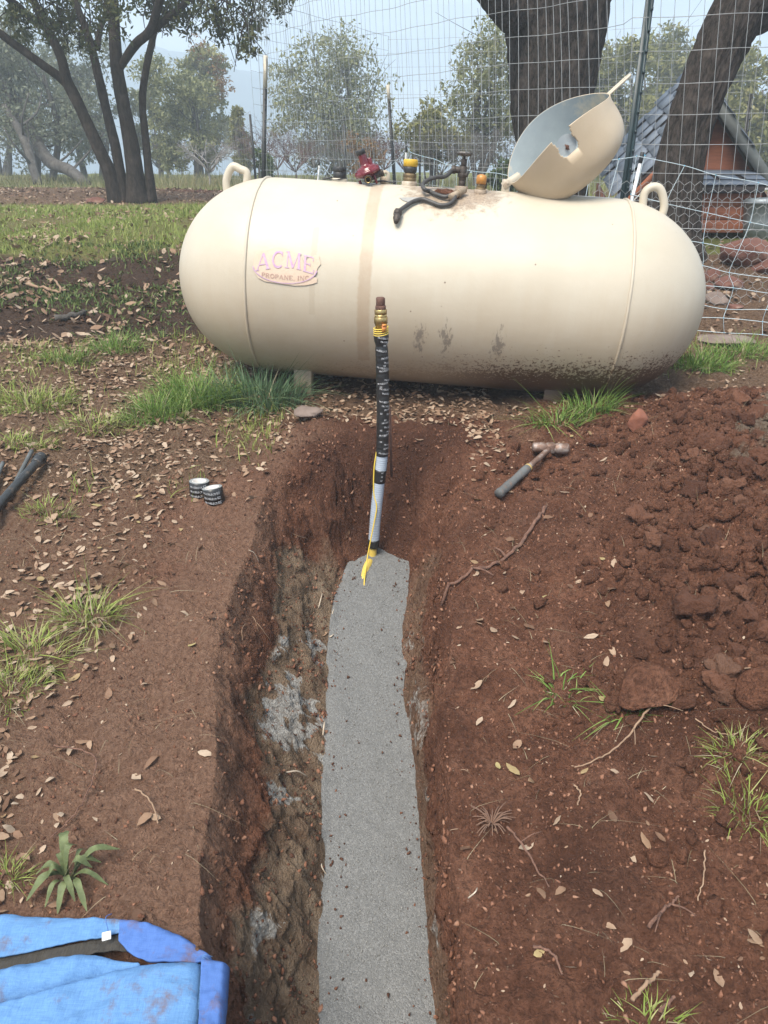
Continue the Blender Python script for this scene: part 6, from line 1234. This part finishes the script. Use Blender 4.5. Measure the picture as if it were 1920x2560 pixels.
# roots and twigs
M_ROOT = pmat('red_brown_root', (.19, .10, .068), (.085, .042, .03), .95, scale=60, bump=.8, bscale=90); M_TWIG = pmat('tan_twig', (.30, .20, .13), (.18, .11, .07), .9, scale=30, bump=.2); M_PROOT = pmat('pale_root', (.52, .45, .36), (.38, .31, .24), .8, scale=30)
def stick(pts, r0, r1, lab, mt, lift=.006, nm='twig', cat='twig', grp_=None, ground_=True, br=()):
    P = np.array([gp(*q) for q in pts]); P = crom(P, 6*len(pts)); P[:, 2] = np.maximum(H(P[:, 0], P[:, 1], False), H(P[:, 0], P[:, 1]))+lift+.006*np.abs(vn(np.arange(len(P))*.4, np.arange(len(P))*0, 3))
    P[:, :2] += .004*np.c_[vn(np.arange(len(P))*.7, 0*P[:, 0], 5), vn(np.arange(len(P))*.7, 0*P[:, 0]+4, 6)]
    t_ = thing(nm, P[0], lab, cat, grp_); obj('stem', tube(P, np.linspace(r0, r1, len(P))*(1+.18*vn(np.arange(len(P))*.9, 0*P[:, 0], 8)), 9), mt, t_)
    for f, dx, dy, dz in br: p0 = P[int(f*(len(P)-1))]; e = p0+np.array([dx, dy, dz]); obj('side_shoot', tube(crom([p0, (p0+e)/2+np.array([0, 0, .006]), e], 7), np.linspace(r1*1.1, r1*.5, 7), 6), mt, t_)
    return t_
stick([(1178, 1106), (1160, 1135), (1135, 1165), (1120, 1195), (1080, 1222), (1030, 1245), (990, 1262), (955, 1279)], .0068, .0045, 'long gnarled red root lying across the soil to the trench', M_ROOT, .010, 'root', 'root', None, True, ((.55, -.03, .05, .01), (.75, .06, -.05, .0)))
stick([(1420, 1455), (1416, 1510), (1385, 1560), (1345, 1610), (1300, 1645), (1240, 1668)], .0035, .0015, 'forked pale twig standing off the half buried rock', M_TWIG, .012, br=((.3, .06, -.05, .02), (.5, -.02, -.07, .01), (.15, -.02, .05, .03)))
stick([(1095, 1790), (1130, 1835), (1160, 1885), (1185, 1925)], .0032, .0016, 'straight reddish twig trailing from a dead tuft', M_ROOT, .008, br=((.3, .05, .02, .01),))
stick([(1400, 2010), (1440, 1970), (1465, 1945)], .0040, .0022, 'short branched red twig on dark soil', M_ROOT, .010, br=((.3, -.03, -.05, .01), (.6, .04, -.03, .005)))
stick([(1152, 2050), (1190, 2065), (1215, 2110)], .0032, .0020, 'crooked brown twig near two tan leaves', M_ROOT, .008)
stick([(1365, 2165), (1400, 2130), (1425, 2105)], .0040, .0032, 'short straight tan stick at the soil seedlings', M_TWIG, .008); stick([(1425, 2190), (1455, 2160)], .0040, .0030, 'stubby brown stick beside the tan stick', M_ROOT, .008)
stick([(120, 1620), (180, 1630), (210, 1660), (175, 1760), (110, 1820)], .0022, .0014, 'thin bent brown stem curving over left soil', M_ROOT, .012); stick([(295, 1715), (325, 1740), (345, 1790)], .0022, .0015, 'thin pale bent stalk beside a tan leaf', M_TWIG, .015)
stick([(1240, 1700), (1252, 1720), (1248, 1748)], .0022, .0018, 'short pale twig on bare right soil', M_TWIG, .008); stick([(1520, 1850), (1516, 1910), (1505, 1960)], .0018, .0012, 'thin upright straw stalk on dark clods', M_TWIG, .02); stick([(1500, 1560), (1540, 1590), (1590, 1600)], .0018, .0012, 'thin straw stalk beside the red clod rock', M_TWIG, .012)
stick([(60, 810-190+0), (130, 640), (120, 612)], .010, .006, 'pale splintered branch on the dark bank', M_TWIG, .02, 'branch', 'branch'); stick([(120, 695), (165, 690), (185, 680)], .02, .012, 'grey broken bark piece on the dark bank', M_BARKG, .02, 'branch', 'branch')
# dead tuft at the trench lip
c_ = gp(1062, 1782); t_ = thing('dead_grass_crown', (c_[0], c_[1], float(H(c_[0], c_[1]))), 'dead reddish grass crown with spread roots at trench lip', 'dead plant'); g = []
for k in range(34):
    a_ = random.random()*6.28; ln = random.uniform(.025, .06); b_ = np.array([c_[0], c_[1], float(H(c_[0], c_[1]))+.006]); e = b_+np.array([math.cos(a_)*ln, math.sin(a_)*ln, random.uniform(.0, .03)]); g.append(tube(crom([b_, (b_+e)/2+np.array([0, 0, .012]), e], 5), np.linspace(.0018, .0009, 5), 5, False))
obj('stalks', g, pmat('dead_stalk', (.20, .12, .08), (.12, .065, .045), .9), t_)
# rootlets sticking out of the trench walls
def wallpt(px_, py_):
    d_ = ray(px_, py_); t = np.linspace(.7, 4, 4000); P = EYE+d_*t[:, None]; i = int(np.argmax(P[:, 2] < H(P[:, 0], P[:, 1], False))); return P[i]
for k, (a_, b_, r_) in enumerate((((688, 1312), (697, 1283), .0022), ((714, 1338), (722, 1315), .0020), ((697, 1590), (702, 1560), .0032), ((618, 1668), (664, 1678), .0026), ((695, 1860), (706, 1890), .0024), ((560, 1215), (538, 1190), .0014), ((712, 1375), (724, 1370), .0035), ((1012, 1940), (1030, 1918), .0018), ((930, 1440), (955, 1425), .0012), ((985, 1668), (1015, 1672), .0012), ((545, 1330), (560, 1370), .0012), ((530, 1345), (525, 1385), .0012), ((555, 1345), (585, 1385), .0012), ((630, 1150), (665, 1165), .0012), ((990, 1790), (965, 1800), .0012), ((620, 1280), (600, 1262), .0012))):
    p0, p1 = wallpt(*a_), wallpt(*b_); nrm = np.array([0, -.01, .012]); P = crom([p0-nrm*.3, (p0+p1)/2+nrm*1.4+RNG.normal(size=3)*.004, p1+nrm*.5], 10)
    t_ = thing('rootlet', P[0], ['pale rootlet sticking out of the trench wall', 'pale rootlet sticking out of the trench wall'][k % 2], 'root', 'rootlets in the trench walls'); obj('fibre', tube(P, np.linspace(r_, r_*.6, 10), 7), M_PROOT if k < 8 else M_TWIG, t_)
